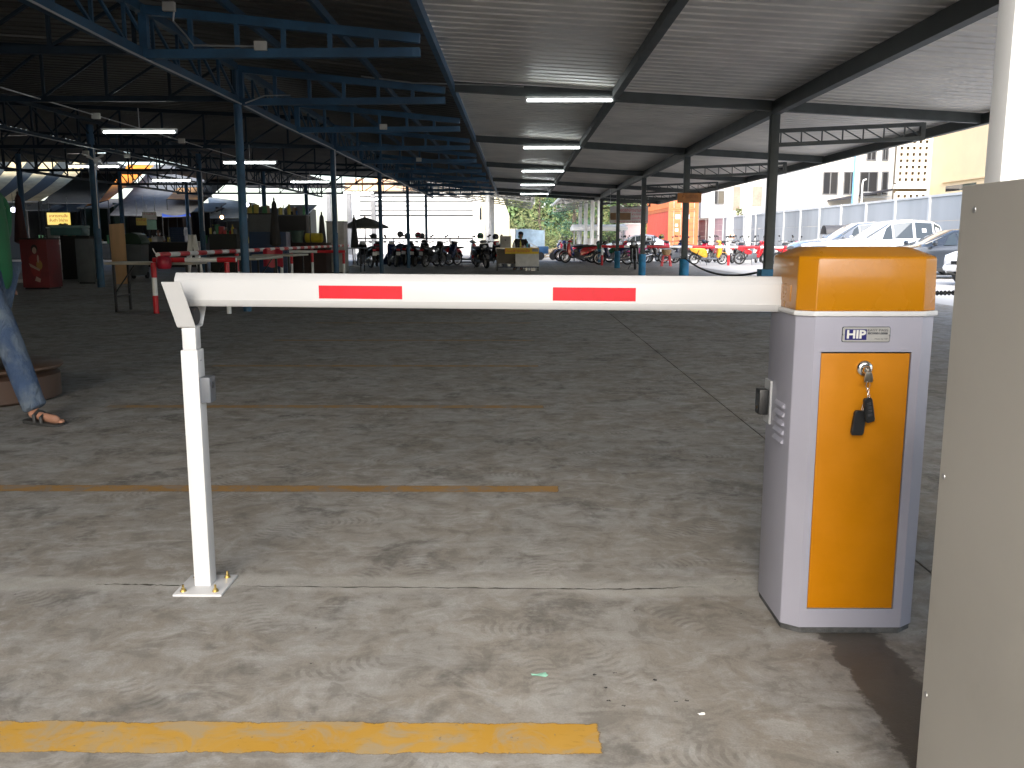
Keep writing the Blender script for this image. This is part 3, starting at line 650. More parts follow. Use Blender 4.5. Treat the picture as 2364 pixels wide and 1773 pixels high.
# ================================================================== RIGHT SIDE AND FAR END OF THE YARD
FX = 16.2; FH = 2.75
fen = thing('concrete_fence', 'long grey precast concrete panel fence behind the parked cars', 'fence', (FX, 45, 0))
pink = M('faded_pink_panel', (.42, .31, .33), .8, var=.12, scale=2, grime=.2, streak=True)
y = 19.5; k = 0
while y < 96:
    MB().box(FX - .09, FX + .09, y - .085, y + .085, -.02, FH + .02).build('fence_post', wall_cp, fen, world=True)
    far = y > 70
    for j in range(3 if not far else 6):
        nn = 3 if not far else 6; z0 = FH * j / nn + .005; z1 = FH * (j + 1) / nn - .006
        MB().box(FX - .03, FX + .03, y + .086, y + 3.124, z0, z1).build('fence_panel', pink if far else wall_c, fen, world=True)
    MB().box(FX - .07, FX + .07, y + .086, y + 3.124, FH, FH + .09).build('coping', wall_cp, fen, world=True)
    y += 3.21; k += 1

def window(parent, x0, x1, z0, z1, y, div=2, face='y', rail=True):
    """window in a facade that faces -y: recess frame proud of the wall, panes set back"""
    f = MB()
    for a, b, c, d_ in ((x0, x0 + .06, z0, z1), (x1 - .06, x1, z0, z1), (x0 + .06, x1 - .06, z0, z0 + .06), (x0 + .06, x1 - .06, z1 - .06, z1)):
        f.box(a, b, y - .05, y + .02, c, d_)
    for k in range(1, div):
        xm = x0 + (x1 - x0) * k / div; f.box(xm - .025, xm + .025, y - .045, y + .02, z0 + .06, z1 - .06)
    o = f.build('window', frame_al, parent, world=True)
    for k in range(div):
        a = x0 + (x1 - x0) * k / div + .03; b = x0 + (x1 - x0) * (k + 1) / div - .03
        MB().box(a, b, y - .022, y - .012, z0 + .05, z1 - .05).build('pane', win_gl, o, world=True)
    return o
# cream block with a breeze-block stair screen
BY = 52.0
cb = thing('cream_building', 'cream rendered block with dark windows behind the concrete fence', 'building', (20, BY, 0))
xL, xR = 16.7, W(2062, 500, BY).x
MB().box(xL, xR, BY, BY + 10, 0, 14).build('wall', cream, cb, world=True)
MB().box(xL - .1, xR + .1, BY - .12, BY - .003, 6.9, 7.1).build('string_course', cream, cb, world=True)
for u0, u1 in ((1900, 1933), (1948, 1978), (1985, 2024), (2036, 2048)):
    a, b = W(u0, 396, BY), W(u1, 450, BY); window(cb, a.x, b.x, b.z, a.z, BY, 2 if u1 - u0 > 20 else 1)
for u0, u1 in ((2000, 2022), (2036, 2050)):
    a, b = W(u0, 362, BY), W(u1, 371, BY); window(cb, a.x, b.x, b.z, a.z + .9, BY, 2)
a, b = W(1985, 449, BY), W(2024, 457, BY)
MB().box(a.x - .15, b.x + .5, BY - .6, BY - .01, b.z, b.z + .08).bar((a.x - .1, BY - .57, a.z + .1), (b.x + .4, BY - .57, a.z + .1), .04).bar((a.x - .1, BY - .57, b.z), (a.x - .1, BY - .57, a.z + .1), .04).bar((b.x, BY - .57, b.z), (b.x, BY - .57, a.z + .1), .04).build('balcony', wht_pt, cb, world=True)
a = W(1955, 462, BY - 2)
MB().prism([(a.x - .4, a.z), (a.x + 2.7, a.z + .55), (a.x + 2.7, a.z + .65), (a.x - .4, a.z + .1)], 'y', BY - 2.2, BY - .02).build('porch_roof', M('dark_awning', (.05, .05, .06), .6), cb, world=True)
# beige building: long wall running along the yard, breeze-block screen on its near corner
bb = thing('beige_building', 'beige rendered building with a perforated breeze block screen', 'building', (20.6, 42, 0))
bxw = 20.2; y0s = bxw * F / (2122 - 1194)
MB().box(bxw, bxw + 9, 24, y0s, 0, 12).build('wall', beige, bb, world=True)
MB().box(bxw - .12, bxw - .003, 24, y0s, 6.55, 6.8).build('string_course', beige, bb, world=True)
pz0, pz1 = W(2133, 447, 43).z, W(2133, 419, 43).z
for ya, yb in ((24.5, 33), (34, 38.6), (39.3, 43.2)):
    MB().box(bxw - .1, bxw - .003, ya, yb, pz0 - .1, pz0 + .06).box(bxw - .1, bxw - .003, ya, yb, pz1 - .06, pz1 + .04).build('panel_frame', beige, bb, world=True)
    MB().box(bxw - .02, bxw - .004, ya + .8, yb - .3, pz0 + .062, pz0 + .34).build('vent_opening', win_gl, bb, world=True)
sy = y0s + .02; sx0, sx1 = W(2062, 400, sy + .5).x, bxw
cell = .30; hole = .15
holes_m = M('breeze_block_shadow_gap', (.16, .12, .07), .9)
for (vA, vB) in ((347, 422), (438, 460)):
    zt_, zb_ = W(2090, vA, sy).z + (3 if vA < 400 else 0), W(2090, vB, sy).z
    s_ = MB(); nx = int((sx1 - sx0) / cell); nz = int((zt_ - zb_) / cell)
    for j in range(nz + 1): s_.box(sx0, sx0 + nx * cell, sy, sy + .1, zb_ + j * cell - (cell - hole) / 2, zb_ + j * cell + (cell - hole) / 2)
    for i in range(nx + 1): s_.box(sx0 + i * cell - (cell - hole) / 2, sx0 + i * cell + (cell - hole) / 2, sy + .002, sy + .098, zb_, zb_ + nz * cell)
    s_.build('breeze_block_screen', M('breeze_block', (.8, .72, .6), .8), bb, world=True)['kind'] = 'stuff'
MB().box(sx0 - .02, sx1 - .002, sy + .25, sy + .4, 0, 12).build('stair_core', holes_m, bb, world=True)
zc = W(2090, 430, sy)
MB().box(sx0 - .03, sx1 - .002, sy - .03, sy + .3, W(2090, 438, sy).z + .05, W(2090, 422, sy).z - .05).build('floor_slab_edge', cream, bb, world=True)
# grey block with a jutting bay, further left
gy = 90
gb = thing('grey_building', 'grey and white block with a jutting bay behind the far fence', 'building', (17, gy, 0))
a, b = W(1610, 420, gy), W(1835, 520, gy)
MB().box(a.x, b.x + 1, gy, gy + 9, 0, 11).build('wall', cream, gb, world=True)
p, q = W(1620, 430, gy - 1.5), W(1668, 503, gy - 1.5)
MB().box(p.x, q.x, gy - 1.5, gy - .01, q.z, 10).build('bay', M('grey_render', (.36, .35, .35), .8), gb, world=True)
for u0, u1, v0, v1 in ((1643, 1672, 440, 472), (1652, 1668, 390, 420)):
    a, b = W(u0, v0, gy - 1.5), W(u1, v1, gy - 1.5); window(gb, a.x, b.x, b.z, a.z, gy - 1.51, 2)
brn = M('brown_render', (.30, .22, .17), .8)
for u0, u1, v0, v1 in ((1686, 1708, 430, 486), (1733, 1760, 430, 477)):
    a, b = W(u0, v0, gy), W(u1, v1, gy); MB().box(a.x, b.x, gy - .04, gy - .004, b.z, a.z).build('wall_panel', brn, gb, world=True)
a, b = W(1785, 425, gy), W(1800, 472, gy); window(gb, a.x, b.x, b.z, a.z, gy, 1)
# service poles
for u, Y, r, hh, lb in ((1640, 53, .17, 9, 'leftmost white round pole before the pink fence panels'), (1682, 48.4, .17, 9, 'middle white round pole rising behind the parked motorcycles'), (1725, 44.4, .17, 9, 'rightmost white round pole left of the near canopy post')):
    q = W(u, 560, Y); o = thing('lamp_pole', lb, 'pole', (q.x, q.y, 0), 0, 'white poles along the yard')
    MB().tube([(0, 0, 0), (0, 0, hh)], [r, r * .85], 14).build('shaft', wh_col, o, smooth=True)
    MB().lathe([(r * 1.5, 0), (r * 1.5, .12), (r, .14)], 14).build('collar', wall_cp, o)
q = W(1940, 500, 49); up = thing('utility_pole', 'concrete utility pole with a blue pipe behind the fence', 'pole', (FX + .75, 45.6, 0))
MB().box(-.12, .12, -.12, .12, 0, 10).build('shaft', wall_cp, up)
MB().tube([(-.17, -.14, .5), (-.17, -.14, 8)], .05, 8).build('pipe', M('blue_pvc', (.12, .35, .6), .4), up)
MB().tube([(.3, -.1, 0), (.3, -.1, 3.9), (.34, -.1, 4.05), (.48, -.1, 4.1)], .04, 8).build('vent_pipe', wht_pt, up)

# ------------------------------------------------------------------ stacked shipping containers
def container(name, label, loc, mat, mat2, hgt=2.9):
    t = thing(name, label, 'container', loc); Wd, Ln = 2.44, 12.19
    for x in (.03, Wd - .03):                         # corrugated long sides
        m = MB(); pts = []; yy = .15
        while yy < Ln - .15:
            for dy, dx in ((0, 0), (.07, 0), (.11, .036), (.18, .036), (.22, 0)): pts.append((yy + dy, dx if x < 1 else -dx))
            yy += .28
        m.add([(x + dx, yv, z) for yv, dx in pts for z in (.16, hgt - .12)], [(2 * i, 2 * i + 2, 2 * i + 3, 2 * i + 1) for i in range(len(pts) - 1)])
        m.build('side_wall', mat, t)
    fr = MB()
    for x in (0, Wd - .14):
        for yv in (0, Ln - .14): fr.box(x, x + .14, yv, yv + .14, 0, hgt)
    for z in (0, hgt - .12):
        for x in (.0, Wd - .08): fr.box(x + .002, x + .078, .141, Ln - .141, z + .002, z + .118)
        for yv in (.0, Ln - .1): fr.box(.141, Wd - .141, yv + .002, yv + .098, z + .002, z + .15 if z == 0 else z + .118)
    fr.build('frame', mat2, t)
    MB().box(.1, Wd - .1, .1, Ln - .1, hgt - .05, hgt - .02).build('roof', mat, t)
    MB().box(.1, Wd - .1, Ln - .12, Ln - .08, .1, hgt - .1).build('end_wall', mat, t)
    for k in (0, 1):
        xa = .15 + k * 1.075; xb = xa + 1.065
        dr = MB().box(xa, xb, .03, .07, .16, hgt - .14).build('door', mat2, t)
        for zz in (.75, 1.25, 1.75, 2.25): MB().box(xa + .1, xb - .1, .022, .031, zz - .02, zz + .02).build('door_rib', mat, dr)
        for xx in (xa + .28, xb - .2):
            MB().tube([(xx, -.01, .12), (xx, -.01, hgt - .1)], .022, 8).build('locking_bar', M('zinc_bar', (.6, .55, .5), .4, .5), dr)
        for zz, wd in ((2.15, .38), (1.15, .26), (1.55, .22)):
            MB().box(xa + .42 - k * .3, xa + .42 + wd - k * .3, .018, .0215, zz, zz + wd * .9).build('decal', wht_pt, dr)
    for x in (0, Wd - .178):
        for z in (0, hgt - .118):
            MB().box(x - .003, x + .181, -.004, .165, z - .002, z + .12).build('corner_casting', mat2, t)
    return t
ctr = M('red_container_paint', (.52, .085, .055), .6, var=.12, grime=.2); cto = M('orange_container_paint', (.62, .17, .06), .6, var=.12, grime=.2)
cl = Vector((12.3, 73.6, .62))
container('shipping_container', 'red shipping container with orange doors, lower of the two stacked behind the motorcycles', cl, ctr, cto)
container('shipping_container', 'orange shipping container, upper of the two stacked behind the motorcycles', cl + Vector((0, 0, 2.91)), cto, cto)
pb = thing('container_plinth', 'grey concrete plinth carrying the stacked containers', 'plinth', (12.3, 73.6, 0))
for yy in (0, 5.5, 11.2): MB().box(-.05, 2.5, yy, yy + 1, -.02, .612).build('block', wall_cp, pb)

# ------------------------------------------------------------------ parked cars
def paint(name, c, rough=.22, metal=.3): return M(name, c, rough, metal, var=.04, scale=2, coat=.8)
def make_car(label, loc, rz, mat, kind, group='cars parked by the fence'):
    t = thing('parked_car', label, 'car', loc, rz, group)
    if kind == 'pickup':
        st = [(2.62, .5, .82, .62, .86, .4), (2.5, .36, .95, .84, 1.0, .7), (2.2, .32, 1.02, .9, 1.08, .75), (1.35, .3, 1.08, .92, 1.17, .78), (1.15, .3, 1.1, .92, 1.2, .78), (.35, .3, 1.12, .92, 1.72, .64), (-.35, .3, 1.13, .92, 1.79, .66), (-1.0, .3, 1.14, .92, 1.75, .65), (-1.25, .3, 1.14, .92, 1.62, .66), (-1.33, .3, 1.14, .92, 1.17, .8), (-2.55, .36, 1.12, .9, 1.14, .8), (-2.62, .5, 1.1, .86, 1.12, .7)]
        cab = (4, 8); wx = (1.62, -1.55); wr = .37
    else:
        st = [(2.22, .42, .62, .55, .66, .4), (2.1, .28, .74, .78, .79, .6), (1.7, .22, .84, .84, .89, .66), (1.15, .2, .92, .86, .98, .68), (.98, .2, .93, .86, 1.0, .7), (.1, .2, .95, .86, 1.4, .56), (-.5, .2, .96, .86, 1.46, .58), (-1.1, .2, .97, .86, 1.4, .56), (-1.75, .22, .98, .85, 1.08, .62), (-2.05, .28, .95, .8, 1.0, .6), (-2.2, .42, .9, .7, .92, .5)]
        cab = (4, 8); wx = (1.38, -1.32); wr = .31
    sec = []
    for i, (x, zb, be, wb, ztop, wr_) in enumerate(st):
        incab = cab[0] < i <= cab[1] - (0 if kind == 'pickup' else 1)
        half = [(wb * .88, zb), (wb, zb + .1), (wb, be - .12), (wb * .965, be)] + ([(wr_, ztop - .05), (wr_ * .82, ztop), (0, ztop + .02)] if incab else [(wr_, ztop - .03), (wr_ * .6, ztop), (0, ztop + .015)])
        sec.append([(x, -a, b) for a, b in half] + [(x, a, b) for a, b in half[-2::-1]])
    n = len(sec[0]); m = MB()
    m.add([p for s_ in sec for p in s_], [(i * n + k, i * n + k + 1, (i + 1) * n + k + 1, (i + 1) * n + k) for i in range(len(sec) - 1) for k in range(n - 1)] + [tuple(range(n)), tuple((len(sec) - 1) * n + k for k in range(n))[::-1]])
    body = m.build('body', mat, t, smooth=True)
    def pane(name, q, off, k=.1):
        q = [Vector(p) for p in q]; c = sum(q, Vector()) / 4; nrm = (q[1] - q[0]).cross(q[3] - q[0]).normalized()
        if nrm.dot(c - Vector((0, 0, .8))) < 0: nrm = -nrm
        v = [c + (p - c) * (1 - k) + nrm * off for p in q]; w_ = [p - nrm * (off + .01) for p in v]
        MB().add(v + w_, [(0, 1, 2, 3), (0, 1, 5, 4), (1, 2, 6, 5), (2, 3, 7, 6), (3, 0, 4, 7)]).build(name, car_gl, body)
    i0 = cab[0]
    for i in range(i0 + (0 if kind != 'pickup' else 0), cab[1]):
        if i == i0:
            for sgn, k0 in ((-1, 3), (1, n - 5)):
                a = sec[i][k0] if sgn < 0 else sec[i][n - 4]; b = sec[i + 1][3] if sgn < 0 else sec[i + 1][n - 4]; c_ = sec[i + 1][4] if sgn < 0 else sec[i + 1][n - 5]
                mid = tuple((Vector(a) * .25 + Vector(c_) * .75)); pane('side_window', [tuple(Vector(a) * .5 + Vector(b) * .5), b, c_, mid], .012, .12)
            continue
        for sgn in (-1, 1):
            ka, kb = (3, 4) if sgn < 0 else (n - 4, n - 5)
            pane('side_window', [sec[i][ka], sec[i + 1][ka], sec[i + 1][kb], sec[i][kb]], .01, .13)
    wa, wb_ = sec[i0], sec[i0 + 1]; mid = n // 2
    pane('windscreen', [wa[mid - 2], wa[mid + 2], wb_[mid + 2], wb_[mid - 2]], .02, .06)
    rr_ = (cab[1] - 1, cab[1]) if kind != 'pickup' else (cab[1], cab[1] + 1)
    pane('rear_window', [sec[rr_[0]][mid - 2], sec[rr_[0]][mid + 2], sec[rr_[1]][mid + 2], sec[rr_[1]][mid - 2]], .012, .1)
    for x in wx:
        for sgn in (-1, 1):
            wy = sgn * (st[3][3] - .1)
            MB().lathe([(wr + .05, -.13), (wr + .05, .122)], 20, (x, wy - 0, wr + .02), 'y').lathe([(.001, sgn * .121), (wr + .05, sgn * .121)], 20, (x, wy, wr + .02), 'y').build('wheel_arch', black_pl, body)
            wl = MB().lathe([(wr * .62, -.1), (wr * .93, -.11), (wr, -.07), (wr, .07), (wr * .93, .11), (wr * .62, .1)], 22, (x, wy + sgn * .03, wr), 'y').build('wheel', tyre_m, t, smooth=True)
            MB().lathe([(.001, sgn * .09), (.06, sgn * .1), (.08, sgn * .075), (wr * .55, sgn * .085), (wr * .64, sgn * .105), (wr * .64, -sgn * .1)], 18, (x, wy + sgn * .03, wr), 'y').build('rim', rim_m, wl, smooth=True)
    mx = st[i0][0] - .12; be = st[i0][2]
    for sgn in (-1, 1):
        mr = MB().ell((mx, sgn * (st[4][3] + .13), be + .1), (.07, .13, .09)).build('wing_mirror', mat, t, smooth=True)
        hx = st[1][0] - .02
        MB().ell((hx - .08, sgn * st[1][3] * .78, st[1][2] - .08), (.14, .2, .085)).build('headlight', M('headlight_lens', (.75, .77, .8), .1, .2), t, smooth=True)
        MB().bar((st[-2][0] - .02, sgn * st[-2][3] * .88, .75), (st[-2][0] - .02, sgn * st[-2][3] * .88, 1.0), .06, .14).build('tail_light', red_pt, t)
    MB().box(st[0][0] - .03, st[0][0] + .015, -.42, .42, .56 if kind == 'pickup' else .46, .78 if kind == 'pickup' else .6).build('grille', black_pl, t, bevel=.02)
    pt_ = MB().box(st[0][0] + .0155, st[0][0] + .022, -.17, .17, .4, .51).build('number_plate', wht_pt, t)
    text('กห 4196', .07, black_pl, pt_, (st[0][0] + .0235, 0, .465), (90, 0, 90), width=.26)
    MB().tube([(st[0][0] - .08, -st[1][3] * .85, .42), (st[0][0] + .0, -.4, .42), (st[0][0] + .0, .4, .42), (st[0][0] - .08, st[1][3] * .85, .42)], .09, 8).build('bumper', mat, t, smooth=True)
    return t
grey_c = paint('grey_metallic_car', (.20, .215, .235)); silver_c = paint('silver_white_car', (.62, .64, .66)); dark_c = paint('dark_blue_grey_car', (.045, .052, .062)); white_c = paint('white_car', (.78, .78, .78), .25, 0)
make_car('grey pickup, farthest car of the row along the fence', (13.1, 34.4, 0), 180, grey_c, 'pickup')
make_car('silver white pickup between the grey and the dark car', (12.75, 30.6, 0), 180, silver_c, 'pickup')
make_car('dark sedan right behind the yellow barrier hood', (13.1, 27.4, 0), 180, dark_c, 'sedan')
make_car('white car showing only its nose and number plate at the booth edge', (13.35, 23.3, 0), 198, white_c, 'sedan')
make_car('pale silver car behind the red and white pole far down the yard', (8.0, 60.5, 0), 175, silver_c, 'sedan', 'cars far down the yard')
# small drum-roofed bin shelter in front of the fence
ds = thing('drum_cover', 'dark half round drum cover on thin legs before the fence', 'cover', (13.4, 39.5, 0))
MB().lathe([(.38, 0), (.4, .0), (.4, 1.6), (.38, 1.6)], 14, (0, 0, 1.35), 'x', math.pi).build('hood', M('dark_sheet', (.06, .06, .065), .5), ds)
for x in (.05, 1.55):
    for yv in (-.37, .37): MB().tube([(x, yv, 0), (x, yv, 1.36)], .015, 6).build('leg', steel, ds)

# ------------------------------------------------------------------ motorcycles
paints = {k: paint(f'{k}_bike_paint', c, .25, .1) for k, c in dict(red=(.5, .012, .018), crimson=(.3, .008, .03), blue=(.015, .04, .28), black=(.012, .012, .014), white=(.7, .7, .7), yellow=(.72, .36, .02), grey=(.2, .2, .21), navy=(.02, .03, .09), magenta=(.4, .02, .16), green=(.03, .16, .08), orange=(.62, .15, .02)).items()}
def wheel_mesh(r, wdt, spoke):
    ty = MB().lathe([(r - .075, -wdt * .5), (r - .02, -wdt * .5), (r, -wdt * .18), (r, wdt * .18), (r - .02, wdt * .5), (r - .075, wdt * .5), (r - .075, -wdt * .5)], 22, axis='y').mesh('tyre', tyre_m, True)
    rm = MB().lathe([(r - .10, -wdt * .3), (r - .074, -wdt * .35), (r - .074, wdt * .35), (r - .10, wdt * .3), (r - .10, -wdt * .3)], 20, axis='y').lathe([(.001, -.06), (.045, -.05), (.045, .05), (.001, .06)], 10, axis='y')
    n = 12 if spoke else 5
    for k in range(n):
        a = 2 * math.pi * k / n; c_, s_ = math.cos(a), math.sin(a); q = .008 if spoke else .035
        rm.bar((.04 * c_, 0, .04 * s_), ((r - .09) * c_, 0, (r - .09) * s_), q, q * .6)
    return ty, rm.mesh('rim', rim_m, True)
WM = {'scooter': wheel_mesh(.26, .11, False), 'underbone': wheel_mesh(.29, .08, True)}
def prism_mesh(poly, wd, name, bev=.03, taper=None, y0=0):
    m = MB().prism(poly, 'y', y0 - wd / 2, y0 + wd / 2); return m.mesh(name, paints['black'], True, bev, 3)
def arc_fender(cx, cz, r, a0, a1, wd):
    pts = [(cx + (r) * math.cos(R(a)), cz + r * math.sin(R(a))) for a in range(a0, a1 + 1, 15)]; inn_ = [(cx + (r - .025) * math.cos(R(a)), cz + (r - .025) * math.sin(R(a))) for a in range(a0, a1 + 1, 15)]
    return pts + inn_[::-1]
BM = {
 'scooter': dict(
  tail=prism_mesh([(-.92, .74), (-.86, .80), (-.2, .74), (-.08, .62), (-.06, .34), (-.2, .30), (-.45, .44), (-.8, .60)], .27, 'rear_body', .05),
  floorb=prism_mesh([(-.1, .24), (.34, .22), (.46, .36), (.40, .38), (.30, .29), (-.1, .32)], .32, 'floorboard', .02),
  shield=prism_mesh([(.36, .30), (.42, .95), (.50, .99), (.60, .80), (.57, .52), (.47, .32)], .38, 'front_shield', .06),
  head=prism_mesh([(.33, .98), (.31, 1.06), (.40, 1.12), (.52, 1.08), (.56, .99)], .24, 'handlebar_cowl', .04),
  seat=prism_mesh([(-.88, .80), (-.84, .86), (-.5, .87), (-.3, .82), (.0, .82), (.03, .77), (-.2, .73)], .26, 'seat', .035),
  fend=prism_mesh(arc_fender(.64, .26, .315, 25, 160, .13), .14, 'front_fender', .008)),
 'underbone': dict(
  tail=prism_mesh([(-.95, .78), (-.88, .83), (-.3, .72), (-.05, .60), (-.1, .44), (-.3, .46), (-.6, .62)], .2, 'rear_body', .04),
  floorb=prism_mesh([(-.3, .28), (.2, .26), (.3, .46), (.05, .52), (-.25, .46)], .22, 'engine', .03),
  shield=prism_mesh([(.14, .36), (.30, .80), (.40, .98), (.50, .92), (.46, .70), (.36, .42), (.24, .30)], .34, 'leg_shield', .06),
  head=prism_mesh([(.33, .95), (.30, 1.02), (.38, 1.08), (.50, 1.04), (.55, .94), (.48, .88)], .22, 'handlebar_cowl', .04),
  seat=prism_mesh([(-.85, .83), (-.8, .88), (-.35, .82), (-.1, .80), (.0, .74), (-.25, .71)], .22, 'seat', .03),
  fend=prism_mesh(arc_fender(.66, .29, .335, 20, 165, .1), .11, 'front_fender', .008))}
fork_me = {'scooter': MB().tube([(.645, -.075, .26), (.55, -.075, .55), (.47, -.06, .85)], .02, 8).tube([(.645, .075, .26), (.55, .075, .55), (.47, .06, .85)], .02, 8).mesh('fork', steel, True),
           'underbone': MB().tube([(.66, -.075, .29), (.5, -.075, .7), (.42, -.06, .92)], .02, 8).tube([(.66, .075, .29), (.5, .075, .7), (.42, .06, .92)], .02, 8).mesh('fork', steel, True)}
hb_me = MB().tube([(.30, -.34, 1.03), (.36, -.2, 1.06), (.38, 0, 1.05), (.36, .2, 1.06), (.30, .34, 1.03)], .013, 8).tube([(.29, -.36, 1.03), (.31, -.25, 1.035)], .02, 8).tube([(.29, .36, 1.03), (.31, .25, 1.035)], .02, 8).mesh('handlebar', black_pl, True)
def mir(s_): return MB().tube([(.35, s_ * .22, 1.05), (.36, s_ * .27, 1.16), (.34, s_ * .31, 1.24)], .007, 6).ell((.335, s_ * .325, 1.28), (.018, .055, .042), 10, 6).mesh('mirror', black_pl, True)
mir_me = [mir(-1), mir(1)]
lamp_me = {'scooter': MB().ell((.575, 0, .86), (.03, .085, .06)).mesh('headlight', M('headlight_lens', (.75, .77, .8), .1, .2), True), 'underbone': MB().ell((.525, 0, .97), (.035, .085, .06)).mesh('headlight', M('headlight_lens', (.75, .77, .8), .1, .2), True)}
tl_me = MB().box(-.96, -.92, -.07, .07, .68, .76).mesh('tail_light', red_pt, True, .01); np_me = MB().box(-.985, -.975, -.09, .09, .5, .64).mesh('number_plate', wht_pt)
ex_me = MB().tube([(.0, .13, .25), (-.3, .15, .26), (-.5, .16, .30), (-.95, .17, .42)], [.02, .025, .05, .045], 10).mesh('exhaust', chrome, True)
st_me = MB().tube([(-.1, -.1, .3), (-.12, -.3, .0)], .012, 6).tube([(-.15, .1, .28), (-.2, .15, .12)], .012, 6).mesh('stand', black_pl)
eng_me = MB().box(-.5, -.05, .05, .17, .2, .36).lathe([(.001, -.02), (.1, -.02), (.1, .06), (.001, .06)], 12, (-.6, .1, .27), 'y').box(-.35, -.05, -.13, .05, .22, .34).mesh('engine_case', grey_pl, True, .015)
swing_me = MB().bar((-.15, -.11, .3), (-.64, -.11, .27), .035, .06).bar((-.15, .11, .3), (-.64, .11, .27), .035, .06).tube([(-.62, -.12, .3), (-.45, -.12, .68)], .025, 8).tube([(-.62, .12, .3), (-.45, .12, .68)], .025, 8).mesh('swing_arm', black_pl, True)
def recol(o, mat): o.material_slots[0].link = 'OBJECT'; o.material_slots[0].material = mat
NB = 0
def bike(label, x, y, rz, kind, c, c2=None, group='parked motorcycles', lean=4, mir_ok=True, basket=False):
    t = thing('scooter' if kind == 'scooter' else 'motorcycle', label, 'scooter' if kind == 'scooter' else 'motorcycle', (x, y, 0), 0, group)
    t.rotation_euler = (R(lean), 0, R(rz)); p = BM[kind]; ty, rm = WM[kind]; r = .26 if kind == 'scooter' else .29
    for xx in ((.64, -.64) if kind == 'scooter' else (.66, -.62)):
        wl = obj_from('wheel', ty, t, (xx, 0, r)); obj_from('rim', rm, wl)
    mat, mat2 = paints[c], paints[c2 or c]
    for k, mm in (('tail', mat), ('shield', mat), ('head', mat2), ('fend', mat2), ('floorb', grey_pl), ('seat', seat_m)): recol(obj_from(p[k].name.split('.')[0], p[k], t), mm)
    obj_from('fork', fork_me[kind], t); obj_from('handlebar', hb_me, t); obj_from('headlight', lamp_me[kind], t); obj_from('tail_light', tl_me, t); obj_from('number_plate', np_me, t)
    obj_from('exhaust', ex_me, t); obj_from('stand', st_me, t); obj_from('engine_case', eng_me, t); obj_from('swing_arm', swing_me, t)
    if mir_ok:
        for mm in mir_me: obj_from('mirror', mm, t)
    return t
def at(u, Y): return W(u, 560, Y).x
# echelon row left of the posts, noses to the left
row = [('red scooter in profile beside the blue post footings', 'scooter', 'red', 'red'), ('blue motorcycle directly behind the red scooter', 'underbone', 'blue', 'white'), ('black motorcycle second behind the red scooter', 'underbone', 'black', 'blue'), ('blue and red motorcycle third behind the red scooter', 'underbone', 'red', 'blue'), ('dark motorcycle with white cowl fourth behind the red scooter', 'underbone', 'black', 'white'), ('crimson motorcycle fifth behind the red scooter', 'underbone', 'crimson', 'black'), ('navy scooter sixth behind the red scooter', 'scooter', 'navy', 'navy'), ('red motorcycle last of the row behind the red scooter', 'underbone', 'red', 'black')]
yy = 43.8
for i, (lb, kd, c, c2) in enumerate(row):
    bike(lb, (3.0 if i == 0 else 2.95 + .1 * math.sin(i * 2)), yy, 180 + (0 if i == 0 else random.uniform(-6, 6)), kd, c, c2, 'motorcycle row left of the canopy posts'); yy += 1.5 if i == 0 else 1.35
# bikes right of the posts
rb = [('black motorcycle facing the camera between two blue footings', 1468, 34.6, -98, 'underbone', 'black', 'black'),
      ('dark motorcycle with blue rear wheel cover behind the blue footings', 1418, 40.5, 170, 'underbone', 'navy', 'black'),
      ('white motorcycle behind the black one that faces the camera', 1437, 44.5, 160, 'underbone', 'white', 'grey'),
      ('magenta motorcycle behind the black one that faces the camera', 1462, 42.8, 200, 'underbone', 'magenta', 'red'),
      ('black motorcycle with large wheel left of the red stool', 1528, 43.5, 168, 'underbone', 'black', 'grey'),
      ('dark motorcycle just right of the red stool', 1560, 43.2, 15, 'underbone', 'grey', 'black'),
      ('yellow scooter in profile behind the red and white pole', 1636, 41.0, 0, 'scooter', 'yellow', 'yellow'),
      ('black motorcycle seen from behind right of the yellow scooter', 1703, 43.2, 55, 'underbone', 'black', 'grey'),
      ('red and white motorcycle with pale wheel right of the yellow scooter', 1738, 41.2, 8, 'underbone', 'red', 'red'),
      ('crimson motorcycle behind the yellow scooter', 1612, 44.0, 35, 'underbone', 'crimson', 'black'),
      ('black motorcycle behind the fence post pole in the middle', 1660, 46.0, 60, 'underbone', 'black', 'black'),
      ('grey motorcycle between the two right white poles', 1690, 47.5, 75, 'underbone', 'grey', 'black'),
      ('black scooter near the rightmost white pole', 1722, 47.2, 70, 'scooter', 'black', 'black'),
      ('red motorcycle with three mirrors in view right of the near post', 1822, 40.6, 20, 'underbone', 'red', 'red'),
      ('white scooter left of the red stool in the back row', 1505, 47.0, 110, 'scooter', 'white', 'black'),
      ('black and red motorcycle behind the red stool', 1548, 48.0, 120, 'underbone', 'crimson', 'black'),
      ('orange motorcycle behind post two in the back row', 1578, 46.8, 100, 'underbone', 'orange', 'black'),
      ('grey scooter at the far back before the silver car', 1452, 50.0, 140, 'scooter', 'grey', 'grey')]
rb += [('black motorcycle half hidden behind the first white helmet', 1495, 45.5, 95, 'underbone', 'black', 'black'), ('navy scooter between the red stool and the second post', 1566, 45.0, 65, 'scooter', 'navy', 'black'),
       ('black scooter just left of the leftmost white pole', 1622, 47.5, 80, 'scooter', 'black', 'black'), ('crimson and black motorcycle right of the leftmost white pole', 1652, 44.6, 50, 'underbone', 'crimson', 'black'),
       ('black motorcycle squeezed behind the red and white one', 1752, 44.5, 65, 'underbone', 'black', 'black'), ('dark green motorcycle at the left end of the long pole', 1400, 43.6, 150, 'underbone', 'green', 'black'), ('black motorcycle right of the near post beside the red one', 1806, 43.0, 60, 'underbone', 'black', 'grey')]
for lb, u, Y, rz, kd, c, c2 in rb: bike(lb, at(u, Y), Y, rz, kd, c, c2, 'motorcycles in the open yard')
